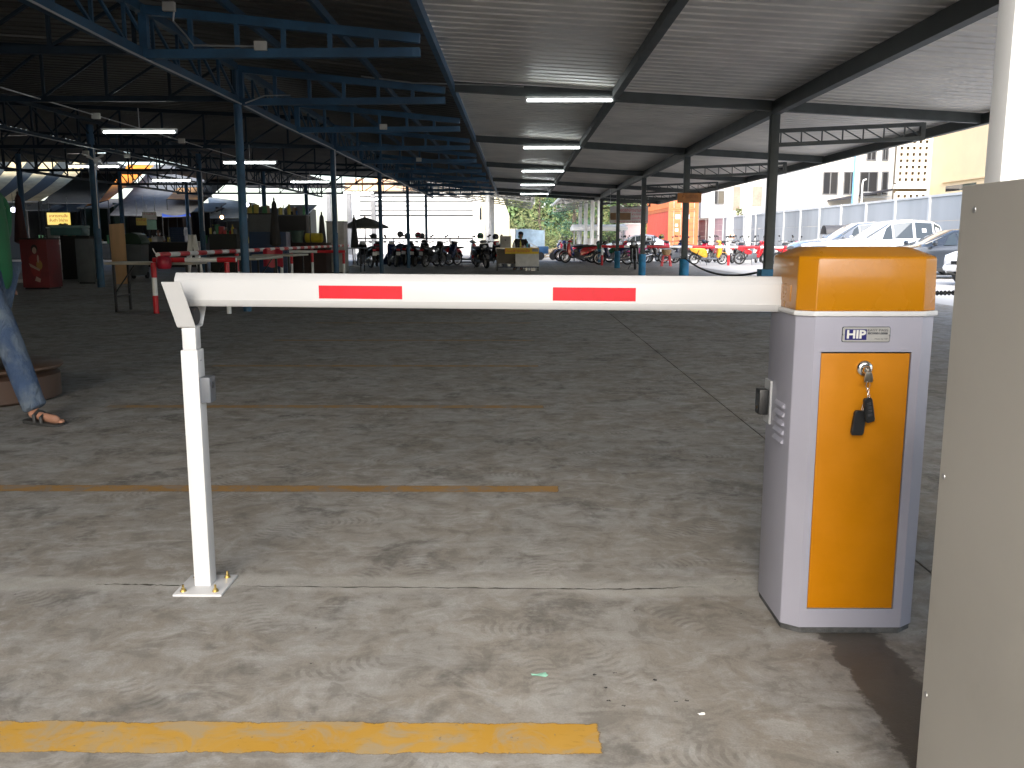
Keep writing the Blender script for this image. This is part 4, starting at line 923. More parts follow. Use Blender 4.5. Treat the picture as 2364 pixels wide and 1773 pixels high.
# dark bikes inside the hall end and by the food cart
lb_ = [('black motorcycle with its tail and plate towards the camera near the railing', 1000, 37.5, 62, 'underbone', 'black', 'black'), ('black scooter left of the tail-on motorcycle by the railing', 968, 38.5, 75, 'scooter', 'black', 'black'),
       ('red scooter behind the thin railing left of the food cart', 1068, 40.0, 20, 'scooter', 'red', 'black'), ('dark motorcycle leaning between the railing bikes', 1030, 39.0, 50, 'underbone', 'navy', 'black'),
       ('black scooter facing the camera beside the food cart', 1112, 36.2, -70, 'scooter', 'black', 'grey'), ('dark motorcycle behind the food cart with a helmet on it', 1138, 38.0, -60, 'underbone', 'black', 'red'),
       ('dark blue motorcycle under the third blue post', 905, 37.5, 110, 'underbone', 'navy', 'white'), ('black motorcycle beyond the blue cover', 940, 40.0, 85, 'underbone', 'black', 'black'),
       ('crimson motorcycle by the open parasol', 868, 38.5, 100, 'underbone', 'crimson', 'black'), ('black motorcycle left of the open parasol', 842, 36.5, 120, 'underbone', 'black', 'white')]
for lb, u, Y, rz, kd, c, c2 in lb_: bike(lb, at(u, Y), Y, rz, kd, c, c2, 'motorcycles under the hall end')
def helmet(label, u, v, Y, mat, rz=0):
    q = W(u, v, Y); t = thing('helmet', label, 'helmet', q, rz, 'helmets left on motorcycles')
    MB().lathe([(.11, -.1), (.125, -.04), (.13, .03), (.115, .08), (.07, .12), (.001, .135)], 16).build('shell', mat, t, smooth=True)
    MB().lathe([(.128, -.045), (.134, -.01), (.132, .03), (.122, .05)], 10, (0, 0, 0), 'z', math.pi * .9).build('visor', glass('dark_lens'), t, smooth=True)
helmet('white and orange helmet above the yellow scooter', 1690, 546, 41.2, M('orange_white_helmet', (.75, .45, .3), .25, var=.5, scale=12), 200)
helmet('yellow and black helmet behind the red stool', 1527, 547, 44, M('yellow_black_helmet', (.35, .28, .05), .25, var=.8, scale=14), 150)
helmet('white helmet right of the second canopy post', 1499, 552, 45, wht_pt, 150)
helmet('black helmet left of the fourth blue hall post', 924, 541, 38, black_pl, 200); helmet('black open helmet at the fourth blue hall post', 941, 545, 38, black_pl, 150)
helmet('dark red helmet right of the fourth blue hall post', 965, 543, 38.5, paints['crimson'], 160); helmet('dark helmet next to the dark red one', 974, 545, 38.7, black_pl, 160)
helmet('black helmet beside the third blue hall post', 863, 546, 38, black_pl, 100); helmet('teal black helmet above the scooter by the food cart', 1109, 545, 36.3, paints['green'], 170); helmet('small black helmet left of the food cart box', 1144, 547, 38, black_pl, 190)

# ------------------------------------------------------------------ red and white pole barriers
def banded(parent, p0, p1, r, band, name='rail', start=0, ncap=10):
    p0, p1 = Vector(p0), Vector(p1); L = (p1 - p0).length; d_ = (p1 - p0) / L
    t = MB().tube([p0, p1], r, ncap).build(name, wht_pt, parent, world=True, smooth=True); s_ = start
    while s_ < L - .02:
        e_ = min(L - .001, s_ + band); MB().tube([p0 + d_ * max(.001, s_), p0 + d_ * e_], r + .0025, ncap).build('red_band', red_pt, t, world=True, smooth=True); s_ += band * 2
    return t
pr = thing('pole_barrier', 'long red and white pole barrier before the yard motorcycles', 'barrier', (9, 39.5, 0))
A_, B_ = W(1388, 569, 39.6), W(1845, 571, 39.6)
banded(pr, A_, B_, .055, 1.0)
for u in (1682, 1390):
    q = W(u, 590, 39.6); banded(pr, (q.x, 39.6, 0), (q.x, 39.6, A_.z - .06), .05, .45, 'post')
# hall barrier running down the row of blue posts
hb = thing('pole_barrier', 'red and white rail barrier along the dark market stalls', 'barrier', (-5.8, 14, 0))
banded(hb, (-5.62, 14.0, .905), (-5.95, 31.5, .93), .04, .45)
for yv in (18.2, 21.9, 25.5, 29.3): banded(hb, (-5.62 - .33 * (yv - 14) / 17.5, yv, 0), (-5.62 - .33 * (yv - 14) / 17.5, yv, .862), .036, .36, 'post', start=.5)
nb = thing('pole_barrier', 'low red and white crash bar left of the nearest blue post', 'barrier', (-5.5, 13.9, 0))
banded(nb, (-5.64, 13.85, .83), (-4.35, 13.85, .835), .037, .5)
banded(nb, (-5.64, 13.85, 0), (-5.64, 13.85, .792), .04, .28, 'post', start=.0); banded(nb, (-4.5, 13.85, 0), (-4.5, 13.85, .795), .036, .3, 'post', start=.5)
nb2 = thing('pole_barrier', 'second low red and white bar between the first two blue posts', 'barrier', (-5.4, 24, 0))
banded(nb2, (-6.1, 24, .82), (-4.6, 24, .82), .037, .75, start=.75)
for x in (-6.05, -4.65): banded(nb2, (x, 24, 0), (x, 24, .78), .034, .3, 'post', start=.5)
rl = thing('pipe_railing', 'thin dark pipe railing before the white siding building', 'railing', (-5, 41, 0))
for z in (1.18, .1): MB().tube([(-7.6, 41.5, z), (-2.05, 41.5, z)], .03, 8).build('rail', M('rusty_dark_pipe', (.06, .03, .03), .6), rl, world=True)
for x in (-7.6, -5.7, -4.3, -3.1, -2.05): MB().tube([(x, 41.5, 0), (x, 41.5, 1.15)], .028, 8).build('post', M('rusty_dark_pipe', (.06, .03, .03), .6), rl, world=True)
# sagging chain strung between the canopy posts
def chain(label, p0, p1, sag, n, r, name='barrier_chain'):
    p0, p1 = Vector(p0), Vector(p1); t = thing(name, label, 'chain', (p0.x, p0.y, 0), 0)
    f_ = lambda s_: p0.lerp(p1, s_) - Vector((0, 0, sag * 4 * s_ * (1 - s_)))
    m = MB()
    for k in range(n):
        a, b = f_(k / n), f_((k + 1) / n); c_ = (a + b) / 2; ax = (b - a); L = ax.length * .68; ax.normalize()
        s1 = ax.cross(Vector((0, 0, 1))).normalized(); s2 = s1.cross(ax); sd = s1 if k % 2 else s2
        m.tube([c_ + ax * (L * math.cos(q)) + sd * (L * .55 * math.sin(q)) for q in [2 * math.pi * j / 8 for j in range(9)]], r, 5, False)
    o = m.build('links', M('black_chain', (.012, .012, .012), .5, .4), t, world=True); o['kind'] = 'stuff'
chain('black chain sagging between the first and second canopy posts', (CX, 21.4, .70), (CX + .02, 14.44, .66), .22, 190, .009)
chain('black chain running from the near canopy post past the yellow hood', (CX + .1, 14.3, .60), (3.5, 6.5, .78), .12, 190, .0065)
# orange plank sign, cardboard and banner
sg = thing('plank_sign', 'orange brown plank sign nailed high on a canopy post', 'sign', (CX, 21.3, 2.1))
a, b = W(1565, 445, 21.3), W(1620, 468, 21.3)
ob = MB().box(a.x, b.x, 21.33, 21.36, b.z, a.z).build('plank', orange_wood, sg, world=True, bevel=.01)
text('ห้ามจอด', .13, M('brown_lettering', (.2, .07, .015), .6), sg, (0 + (a.x + b.x) / 2 - CX, .02, .03 + (a.z + b.z) / 2 - 2.1), width=.36)
bn = thing('banner', 'white vinyl banner with red Thai lettering hung under the canopy', 'banner', (0, 0, 0))
a, b = W(1408, 477, 38), W(1496, 515, 38)
def bfn(s_, t_): return (a.x + (b.x - a.x) * s_, 38 + .06 * math.sin(s_ * 7 + t_ * 2) * t_, a.z + (b.z - a.z) * t_ + .03 * math.sin(s_ * 9) * (1 - t_))
bn.location = ((a.x + b.x) / 2, 38, b.z)
MB().grid(bfn, 20, 8).build('cloth', cloth('white_vinyl', (.55, .55, .55), .25), bn, world=True, smooth=True)
rd = M('red_print', (.5, .03, .06), .6)
for s_, wd, zz, sz in (('ที่จอดรถจักรยานยนต์', 1.25, .53, .2), ('ห้ามจอด', .36, .36, .13), ('นอกเส้น', .36, .2, .13), ('ลานจอดรถตลาด', 1.4, .06, .12)):
    text(s_, sz, rd, bn, (.1 if wd > 1 else .3, -.07, zz), width=wd)
MB().box(-.78, .06, -.075, -.068, .13, .42).build('cardboard', M('brown_cardboard', (.2, .12, .06), .8), bn)
for s_ in (-1, 1): MB().tube([(s_ * .78, 0, .68), (s_ * .8, 0, 1.5)], .006, 5).build('cord', galv, bn)
# red plastic stool with a woven basket
q = W(1538, 600, 38.4)
so = thing('plastic_stool', 'red plastic stool right of the second canopy post', 'stool', (q.x, 38.4, 0))
MB().box(-.16, .16, -.16, .16, .43, .46).build('seat', red_pt, so, bevel=.015)
for sx_ in (-1, 1):
    for sy_ in (-1, 1): MB().bar((sx_ * .14, sy_ * .14, .43), (sx_ * .19, sy_ * .19, 0), .045, .03).build('leg', red_pt, so)
MB().bar((-.16, -.16, .25), (.16, -.16, .25), .02).bar((-.16, .16, .25), (.16, .16, .25), .02).build('stretcher', red_pt, so)
bs = MB().lathe([(.001, .46), (.13, .46), (.2, .58), (.225, .70), (.215, .70), (.19, .59), (.12, .48)], 16).build('basket', M('tan_wicker', (.34, .22, .11), .8, var=.3, scale=30, bump=.5), None, smooth=True)
bs.location = (q.x, 38.4, .003); tag(bs, 'tan woven basket standing on the red plastic stool', 'basket')

# ------------------------------------------------------------------ far end: siding building, tarp wall, shelter, trees
sb = thing('siding_building', 'white building with horizontal siding boards beyond the hall end', 'building', (-7, 68, 0))
a, b = W(812, 430, 68), W(1092, 500, 68)
wsd = M('white_siding', (.8, .79, .76), .7, var=.04)
MB().box(a.x - .4, b.x + 1.95, 68, 78, 0, 5.6).build('wall', wsd, sb, world=True)
zs = [W(900, v, 68).z for v in (497, 486.6, 475.7, 465, 454, 443.5)]
for k in range(5): MB().prism([(67.995, zs[k] + .046), (67.9, zs[k] + .046), (67.93, zs[k + 1] - .046), (67.995, zs[k + 1] - .046)], 'x', a.x + .55, b.x).build('siding_board', wsd, sb, world=True)
for k in range(6): MB().box(a.x + .55, b.x, 67.94, 67.997, zs[k] - .045, zs[k] + .045).build('siding_joint', M('grey_joint', (.03, .03, .03), .8), sb, world=True)
MB().box(a.x - .5, b.x + 2.1, 67.8, 67.99, zs[5] + .1, 5.6).build('fascia', M('orange_fascia', (.7, .42, .25), .7), sb, world=True)
for xk in (-14.2, -12.7, -10.9): MB().box(xk, xk + .3, 67.3, 67.6, 0, zs[5]).build('pier', M('grey_pier', (.2, .2, .2), .8), sb, world=True)
q = W(1116, 490, 67.9)
MB().prism([(q.x - .3, q.z - .55), (q.x + .3, q.z - .55), (q.x + .3, q.z + .2), (q.x + .18, q.z + .5), (q.x, q.z + .62), (q.x - .18, q.z + .5), (q.x - .3, q.z + .2)], 'y', 67.93, 67.985).build('arched_window', win_gl, sb, world=True)
ye = thing('gabled_house', 'pale yellow gabled end wall beside the trees', 'building', (-1.5, 66, 0))
MB().prism([(-2.6, 0), (-.6, 0), (-.6, 2.9), (-1.1, 4.2), (-2.6, 5.0)], 'y', 66, 72).build('wall', M('pale_yellow_render', (.75, .70, .5), .8, var=.05), ye, world=True)
MB().bar((-2.6, 65.9, 5.06), (-1.05, 65.9, 4.27), .3, .08).build('verge', wsd, ye, world=True)
MB().box(-.598, .0, 66.3, 71, 0, 1.9).build('annex', M('pale_yellow_render', (.75, .70, .5), .8), ye, world=True)
tb = thing('tarp_wall', 'pale blue tarpaulin screen behind the food cart', 'screen', (.9, 58, 0))
a, b = W(1190, 530, 58), W(1257, 563, 58)
MB().grid(lambda s_, t_: (a.x + (b.x - a.x) * s_, 58 + .04 * math.sin(s_ * 9) * (1 - t_), .25 + (a.z - .25 + .05 * math.sin(s_ * 5)) * t_), 16, 6).build('tarpaulin', cloth('pale_blue_tarp', (.42, .56, .68), .35), tb, world=True, smooth=True)
for x in (a.x, (a.x + b.x) / 2, b.x): MB().tube([(x, 58.06, 0), (x, 58.06, a.z + .1)], .03, 8).build('pole', steel, tb, world=True)
sh = thing('roof_shelter', 'low white roofed shelter behind the second row of posts', 'shelter', (6, 66, 0))
a, b = W(1322, 521, 66), W(1446, 534, 66)
MB().prism([(65, a.z - .35), (65, a.z - .1), (67, a.z + .1), (69, a.z - .1), (69, a.z - .35)], 'x', a.x, b.x).build('roof', wsd, sh, world=True, bevel=.05)
for x in (a.x + .3, (a.x + b.x) / 2, b.x - .3):
    for yv in (65.2, 68.8): MB().tube([(x, yv, 0), (x, yv, a.z - .3)], .05, 8).build('post', steel, sh, world=True)
MB().box(a.x + 1, b.x - 1.6, 68.5, 68.6, 0, 1.2).build('back_wall', cream, sh, world=True)
ph_ = thing('pink_container', 'pale pink shed beside the red container', 'shed', (10, 70, 0))
a, b = W(1444, 518, 71), W(1482, 560, 71)
MB().box(a.x, b.x, 71, 76, 0, a.z).build('wall', M('pale_pink_panel', (.72, .55, .52), .7, var=.05), ph_, world=True); MB().box(a.x - .1, b.x + .1, 70.9, 76.1, a.z, a.z + .08).build('roof', wsd, ph_, world=True)
# trees: tapered trunk, limbs, crown of leaf faces in clumps
leaf_ms = [M('leaf_olive', (.19, .215, .08), .7, var=.3), M('leaf_green', (.11, .17, .06), .7, var=.3), M('leaf_bluegreen', (.05, .11, .06), .7, var=.3)]
bark = M('bark', (.09, .07, .05), .9, var=.3)
def tree(name, label, x, y, h, rx, seed, mi, n_cl=46, leaf=.3, low=.12, group='trees at the end of the yard', per=70):
    r = random.Random(seed); t = thing(name, label, 'tree' if h > 3 else 'bush', (x, y, 0), r.uniform(0, 360), group)
    tr = MB(); pts = [(0, 0, -.05)]
    for k in range(1, 6): pts.append((r.uniform(-.12, .12) * k, r.uniform(-.12, .12) * k, h * .16 * k))
    tr.tube(pts, [max(.03, .02 * h * (1 - .17 * k)) for k in range(6)], 8).build('trunk', bark, t, smooth=True)
    cls = []
    for k in range(n_cl):
        a_, z_ = r.uniform(0, 2 * math.pi), r.uniform(low, 1); w_ = math.sin(math.pi * min(1, .16 + z_ * .80)) ** .6; d_ = rx * w_ * math.sqrt(r.uniform(.05, 1))
        cls.append(Vector((d_ * math.cos(a_), d_ * math.sin(a_), h * z_)))
    lm = MB()
    for c_ in cls[:10]:
        k = r.randrange(2, 5); lm.tube([pts[k], (Vector(pts[k]) + c_) / 2 + Vector((0, 0, .2)), c_], [.02 * h * .3, .03, .012], 5)
    lm.build('limbs', bark, t)
    cr = MB()
    for c_ in cls:
        s_ = r.uniform(.5, 1.1) * rx * .27
        for j in range(per):
            u_ = Vector((r.gauss(0, 1), r.gauss(0, 1), r.gauss(0, .8))); p_ = c_ + u_ * s_ * .55
            a_ = Vector((r.gauss(0, 1), r.gauss(0, 1), r.gauss(0, .6))).normalized(); b_ = a_.cross(Vector((r.gauss(0, 1), r.gauss(0, 1), r.gauss(0, 1)))).normalized()
            l_ = leaf * r.uniform(.6, 1.2); cr.add([p_ - a_ * l_ * .5, p_ + b_ * l_ * .28, p_ + a_ * l_ * .5, p_ - b_ * l_ * .28], [(0, 1, 2, 3)])
    cr.build('crown', leaf_ms[mi], t)['kind'] = 'stuff'
for i, (x, y_, h, rx, mi, lb) in enumerate(((-1.2, 84, 8.5, 3.2, 0, 'olive green tree right of the pale gabled wall'), (2.4, 92, 9.5, 3.6, 0, 'tall olive tree above the pale blue tarpaulin'), (5.2, 86, 7.5, 3.0, 2, 'blue green tree in the middle of the far gap'), (8.4, 94, 9.0, 3.6, 1, 'green tree behind the white posted far shed'), (11.5, 90, 8.0, 3.4, 0, 'olive tree left of the red container'), (15.5, 98, 9.5, 3.8, 1, 'green tree far behind the stacked containers'), (-5.5, 96, 9.5, 3.8, 1, 'green tree behind the white siding building'), (6.6, 104, 10.5, 4.2, 0, 'tallest olive tree at the very back'))):
    tree('leafy_tree', lb, x, y_, h, rx, 40 + i, mi, per=56)
for i, (u, Y, h, rx, mi, lb) in enumerate(((1270, 74, 1.5, 1.6, 0, 'yellow green shrub right of the blue tarpaulin'), (1300, 76, 1.8, 1.8, 1, 'green shrub below the blue green tree'), (1335, 75, 1.6, 1.6, 0, 'olive shrub left of the white shed posts'), (1405, 73, 2.2, 1.5, 1, 'green shrub below the white roofed shelter'), (1700, 76, 3.6, 1.1, 0, 'green shrub showing above the far fence'))):
    q = W(u, 560, Y); tree('shrub', lb, q.x, Y, h, rx, 70 + i, mi, 16, .22, .1, 'shrubs at the yard end', 50)
bt = thing('back_hedge', 'dense dark green hedge closing the yard end', 'hedge', (5, 112, 0)); r_ = random.Random(5); hm = MB()
for k in range(9000):
    p_ = Vector((r_.uniform(-24, 26), r_.uniform(-1.2, 1.2), r_.uniform(0, 6.5) * (1 - .0 * k))); a_ = Vector((r_.gauss(0, 1), r_.gauss(0, 1), r_.gauss(0, 1))).normalized(); b_ = a_.cross(Vector((r_.gauss(0, 1), r_.gauss(0, 1), r_.gauss(0, 1)))).normalized()
    hm.add([p_ - a_ * .4, p_ + b_ * .25, p_ + a_ * .4, p_ - b_ * .25], [(0, 1, 2, 3)])
hm.build('foliage', leaf_ms[1], bt)['kind'] = 'stuff'
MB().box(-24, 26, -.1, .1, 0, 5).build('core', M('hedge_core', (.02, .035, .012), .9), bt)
# loose timber and blue bins by the tarp
q = W(1262, 556, 52)
lm_ = thing('timber_pile', 'untidy pile of pale planks beside the blue tarpaulin', 'timber', (q.x, 52, 0)); r_ = random.Random(9)
for k in range(12):
    c_ = Vector((r_.uniform(-.9, .9), r_.uniform(-.4, .4), .1 + .06 * k)); d_ = Vector((r_.uniform(-1, 1), r_.uniform(-.3, .3), r_.uniform(-.15, .15))).normalized()
    MB().bar(c_ - d_ * .9, c_ + d_ * .9, .12, .03).build('plank', M('pale_timber', (.55, .42, .25), .8, var=.2), lm_)
q = W(1262, 580, 50)
bb_ = thing('blue_cart', 'blue painted hand cart right of the food cart', 'cart', (q.x, 50, 0))
MB().box(-.5, .1, -.35, .35, .35, .75).build('tray', M('blue_cart_paint', (.03, .1, .22), .5), bb_, bevel=.03)
for x in (-.35, .35): MB().lathe([(.001, -.03), (.2, -.03), (.22, 0), (.2, .03), (.001, .03)], 14, (x, -.38, .22), 'y').build('wheel', tyre_m, bb_)
MB().bar((-.5, 0, .7), (-.95, 0, .95), .04).build('handle', steel, bb_)

# ================================================================== FOOD CART AND PEOPLE
def skin_mesh(name, joints, edges, mat, parent, root=None, sub=2, world=False):
    names = list(joints); me = bpy.data.meshes.new(name)
    me.from_pydata([joints[k][:3] for k in names], [(names.index(a), names.index(b)) for a, b in edges], [])
    o = bpy.data.objects.new(name, me); col.objects.link(o); o.parent = parent
    o.modifiers.new('skin', 'SKIN'); md = o.modifiers.new('sub', 'SUBSURF'); md.levels = sub; md.render_levels = sub
    o.modifiers['skin'].use_smooth_shade = True
    for i, k in enumerate(names):
        j = joints[k]; sv = me.skin_vertices[0].data[i]; sv.radius = (j[3], j[4] if len(j) > 4 else j[3]); sv.use_root = (k == (root or names[0]))
    me.materials.append(mat); return o
hair_m = M('black_hair', (.012, .01, .009), .6)
def head(parent, c, yaw, hat=None, mask=None, k=1.0):
    h = thing_part = MB(); 
    prof = [(.002, -.125), (.045, -.118), (.062, -.09), (.07, -.05), (.078, 0), (.08, .04), (.074, .08), (.05, .112), (.002, .125)]
    m = MB(); n = 18
    for (r_, z_) in prof:
        for q in range(n):
            a_ = 2 * math.pi * q / n; x_, y_ = r_ * math.cos(a_) * 1.18, r_ * math.sin(a_) * .95
            if x_ > 0 and z_ < -.02: x_ *= 1.05
            m.v.append((x_ + (.01 if z_ < 0 else 0), y_, z_))
    m.f += [(i * n + q, i * n + (q + 1) % n, (i + 1) * n + (q + 1) % n, (i + 1) * n + q) for i in range(len(prof) - 1) for q in range(n)]
    m.prism([(.085, .02), (.118, -.035), (.085, -.045)], 'y', -.014, .014)
    for s_ in (-1, 1): m.ell((-.005, s_ * .078, -.005), (.025, .012, .034))
    o = m.build('head', skin, parent, smooth=True); o.location = c; o.rotation_euler = (0, 0, R(yaw)); o.scale = (k, k, k)
    for s_ in (-1, 1): MB().ell((.084, s_ * .032, .015), (.008, .014, .008)).build('eye', black_pl, o)
    MB().box(.088, .098, -.022, .022, -.072, -.064).build('mouth', M('lips', (.25, .08, .07), .5), o)
    MB().lathe([(.084, -.02), (.092, .03), (.086, .08), (.06, .122), (.002, .137)], 16, (-.012, 0, .004)).build('hair', hair_m, o, smooth=True)
    if hat:
        MB().lathe([(.097, .035), (.1, .05), (.094, .1), (.06, .138), (.002, .15)], 16).build('cap', hat, o, smooth=True)
        MB().prism([(.07, -.075), (.14, -.06), (.185, 0), (.14, .06), (.07, .075)], 'z', .034, .042).build('cap_peak', hat, o)
    if mask: MB().lathe([(.06, -.115), (.084, -.085), (.094, -.04), (.09, -.012)], 12, (.012, 0, 0), 'z', math.pi).xf(Matrix.Rotation(-math.pi / 2, 4, 'Z')).build('face_mask', mask, o, smooth=True)
    return o
def hand(parent, wrist, dirv, mat=skin, k=1.0, side=1, curl=.5):
    """palm, four unequal bent fingers and a thumb as one skinned chain set"""
    d_ = Vector(dirv).normalized(); s_ = d_.cross(Vector((0, 0, 1))); s_ = (s_ if s_.length > .2 else Vector((1, 0, 0))).normalized() * side; n_ = s_.cross(d_).normalized()
    w_ = Vector(wrist); J = {'w': (*w_, .022 * k, .028 * k), 'p': (*(w_ + d_ * .05 * k), .018 * k, .036 * k)}; E_ = [('w', 'p')]
    for i, (off, L) in enumerate(((-.028, .062), (-.010, .074), (.010, .07), (.027, .054))):
        b = w_ + d_ * .085 * k + s_ * off * k; J[f'a{i}'] = (*b, .0105 * k); m_ = b + (d_ * .6 + n_ * -curl * .6) * L * .55 * k; J[f'b{i}'] = (*m_, .0095 * k)
        J[f'c{i}'] = (*(m_ + (d_ * .35 - n_ * curl) * L * .5 * k), .008 * k); E_ += [('p', f'a{i}'), (f'a{i}', f'b{i}'), (f'b{i}', f'c{i}')]
    t0 = w_ + d_ * .03 * k - s_ * .032 * k; J['t0'] = (*t0, .013 * k); J['t1'] = (*(t0 + (d_ * .8 - s_ * .6).normalized() * .035 * k), .011 * k); J['t2'] = (*(t0 + (d_ * 1.0 - s_ * .4).normalized() * .062 * k), .009 * k)
    E_ += [('w', 't0'), ('t0', 't1'), ('t1', 't2')]
    return J, E_
def person(label, loc, yaw, J, shirt, trous, hd, hat=None, mask=None, sleeve=.6, cat='person', trim=None, foot=None, group=None, hidden_hand=False):
    """J: pelvis chest neck shL elL wrL ... hipL knL anL toeL in local metres, facing +x"""
    t = thing('person', label, cat, loc, yaw, group); v = {k: Vector(p) for k, p in J.items()}
    body = {'pelvis': (*v['pelvis'], .10, .13), 'chest': (*v['chest'], .10, .15), 'neck': (*v['neck'], .055)}; E_ = [('pelvis', 'chest'), ('chest', 'neck')]
    hb_ = v['neck'] + (Vector(hd) - v['neck']) * .6; body['skull'] = (*hb_, .05); E_.append(('neck', 'skull'))
    for s_ in 'LR':
        body.update({'sh' + s_: (*v['sh' + s_], .055), 'el' + s_: (*v['el' + s_], .04), 'wr' + s_: (*v['wr' + s_], .028), 'hip' + s_: (*v['hip' + s_], .085), 'kn' + s_: (*v['kn' + s_], .058), 'an' + s_: (*v['an' + s_], .038), 'toe' + s_: (*v['toe' + s_], .026, .038)})
        body['hl' + s_] = (*(v['an' + s_] + Vector((0, 0, -.055)) - (v['toe' + s_] - v['an' + s_]).normalized() * .03), .03, .034)
        E_ += [('chest', 'sh' + s_), ('sh' + s_, 'el' + s_), ('el' + s_, 'wr' + s_), ('pelvis', 'hip' + s_), ('hip' + s_, 'kn' + s_), ('kn' + s_, 'an' + s_), ('an' + s_, 'hl' + s_), ('hl' + s_, 'toe' + s_)]
        Jh, Eh = hand(t, v['wr' + s_], v['wr' + s_] - v['el' + s_], side=1 if s_ == 'L' else -1)
        for k_, q_ in Jh.items():
            if k_ != 'w': body[k_ + s_] = q_
        E_ += [(('wr' + s_) if a == 'w' else a + s_, b + s_) for a, b in Eh]
    bo2 = skin_mesh('body', body, E_, skin, t, 'pelvis')
    head(t, hd, 0, hat, mask)
    lo = v['pelvis'] + Vector((0, 0, -.06 if v['pelvis'].z < .85 else -.17))
    sh_ = {'hem': (*lo, .15, .2), 'waist': (*(v['pelvis'].lerp(v['chest'], .45)), .13, .178), 'chest': (*v['chest'], .125, .185), 'col': (*v['neck'] + Vector((0, 0, -.035)), .075)}; Es = [('hem', 'waist'), ('waist', 'chest'), ('chest', 'col')]
    for s_ in 'LR':
        e_ = v['sh' + s_].lerp(v['el' + s_], sleeve if sleeve <= 1 else 1); sh_['sh' + s_] = (*v['sh' + s_], .1); sh_['sl' + s_] = (*e_, .088); Es += [('chest', 'sh' + s_), ('sh' + s_, 'sl' + s_)]
        if sleeve > 1: sh_['cf' + s_] = (*v['el' + s_].lerp(v['wr' + s_], sleeve - 1), .045); Es.append(('sl' + s_, 'cf' + s_))
    so_ = skin_mesh('shirt', sh_, Es, shirt, t, 'chest')
    tr_ = {'pelvis': (*v['pelvis'], .125, .165)}; Et = []
    for s_ in 'LR':
        k_ = v['kn' + s_]; a_ = v['an' + s_]; h_ = v['hip' + s_]
        tr_.update({'hip' + s_: (*h_, .105), 'th' + s_: (*h_.lerp(k_, .55), .098), 'kn' + s_: (*k_, .083), 'cf' + s_: (*k_.lerp(a_, .5), .082), 'an' + s_: (*a_.lerp(k_, .06), .076), 'br' + s_: (*(a_ + Vector((.012, 0, -.012))), .084)})
        Et += [('pelvis', 'hip' + s_), ('hip' + s_, 'th' + s_), ('th' + s_, 'kn' + s_), ('kn' + s_, 'cf' + s_), ('cf' + s_, 'an' + s_), ('an' + s_, 'br' + s_)]
    skin_mesh('trousers', tr_, Et, trous, t, 'pelvis')
    for s_ in 'LR':
        an, to = v['an' + s_], v['toe' + s_]; d_ = Vector((to.x - an.x, to.y - an.y, 0)).normalized(); ang = math.degrees(math.atan2(d_.y, d_.x)); tl = math.degrees(math.atan2(an.z - .085 - (to.z - .03), (to - an).length))
        o_ = [(-.075, -.03), (-.06, -.042), (.06, -.04), (.13, -.05), (.185, -.042), (.2, -.01), (.19, .03), (.14, .048), (.05, .042), (-.06, .04), (-.075, .03)]
        sn = MB().prism(o_, 'z', .0, .022).build('sandal', foot or leather, t, bevel=.006); sn.location = (an.x, an.y, max(0, an.z - .1)); sn.rotation_euler = (0, R(tl), R(ang))
        for xx, hh in ((.035, .085), (.085, .072)): MB().tube([(xx + .0, -.048, .02), (xx - .01, -.044, hh * .75), (xx - .014, 0, hh), (xx - .01, .044, hh * .75), (xx, .048, .02)], .012, 6).build('strap', foot or leather, sn)
        for i, (yy_, xx_, rr_) in enumerate(((-.028 * (1 if s_ == 'R' else -1) * -1, .17, .014), (.0 + .008 * (1 if s_ == 'R' else -1), .175, .0105), (.02 * (-1 if s_ == 'L' else 1) * -1 * -1, .168, .0095))):
            MB().ell((xx_, yy_, .033), (.02, rr_, .011)).build('toe', skin, sn, smooth=True)
    return t
# passer-by stepping into the frame at the left edge
PJ = dict(pelvis=(-.02, 0, .93), chest=(.0, 0, 1.24), neck=(-.035, 0, 1.43), shL=(-.02, .17, 1.37), elL=(-.1, .23, 1.1), wrL=(-.04, .2, .87), shR=(.02, -.18, 1.36), elR=(.13, -.22, 1.08), wrR=(.05, -.19, .93),
          hipL=(-.03, .09, .88), knL=(-.16, .1, .47), anL=(-.42, .1, .18), toeL=(-.30, .1, .06), hipR=(.02, -.09, .88), knR=(.20, -.1, .48), anR=(.32, -.1, .105), toeR=(.50, -.12, .035))
person('person in green jersey, blue jeans and dark sandals stepping in at the left edge', (-3.33, 5.6, 0), -8, PJ, green_sh, denim, (-.05, 0, 1.60), sleeve=.92, foot=leather)
# seller behind the food cart
SJ = dict(pelvis=(-.02, 0, .62), chest=(.02, 0, .95), neck=(.03, 0, 1.14), shL=(.02, .18, 1.08), elL=(.1, .26, .85), wrL=(.3, .12, .88), shR=(.02, -.18, 1.08), elR=(.1, -.26, .85), wrR=(.3, -.12, .88),
          hipL=(.0, .1, .58), knL=(.4, .12, .55), anL=(.4, .12, .12), toeL=(.52, .13, .035), hipR=(.0, -.1, .58), knR=(.4, -.12, .55), anR=(.4, -.12, .12), toeR=(.52, -.13, .035))
q = W(1203, 600, 34.2)
person('seated person in dark top, cap and green face mask behind the food cart', (q.x, 34.25, 0), -105, SJ, M('dark_grey_shirt', (.03, .028, .03), .8), M('black_trousers', (.02, .02, .025), .8), (.05, 0, 1.29), hat=M('navy_cap', (.015, .018, .03), .8), mask=M('green_mask', (.05, .3, .22), .8), sleeve=1.4)
st_ = thing('plastic_stool', 'dark stool under the person behind the food cart', 'stool', (q.x, 34.25, 0)); MB().box(-.17, .17, -.17, .17, .47, .5).build('seat', black_pl, st_, bevel=.01)
for sx_ in (-1, 1):
    for sy_ in (-1, 1): MB().bar((sx_ * .14, sy_ * .14, .47), (sx_ * .18, sy_ * .18, 0), .04, .03).build('leg', black_pl, st_)
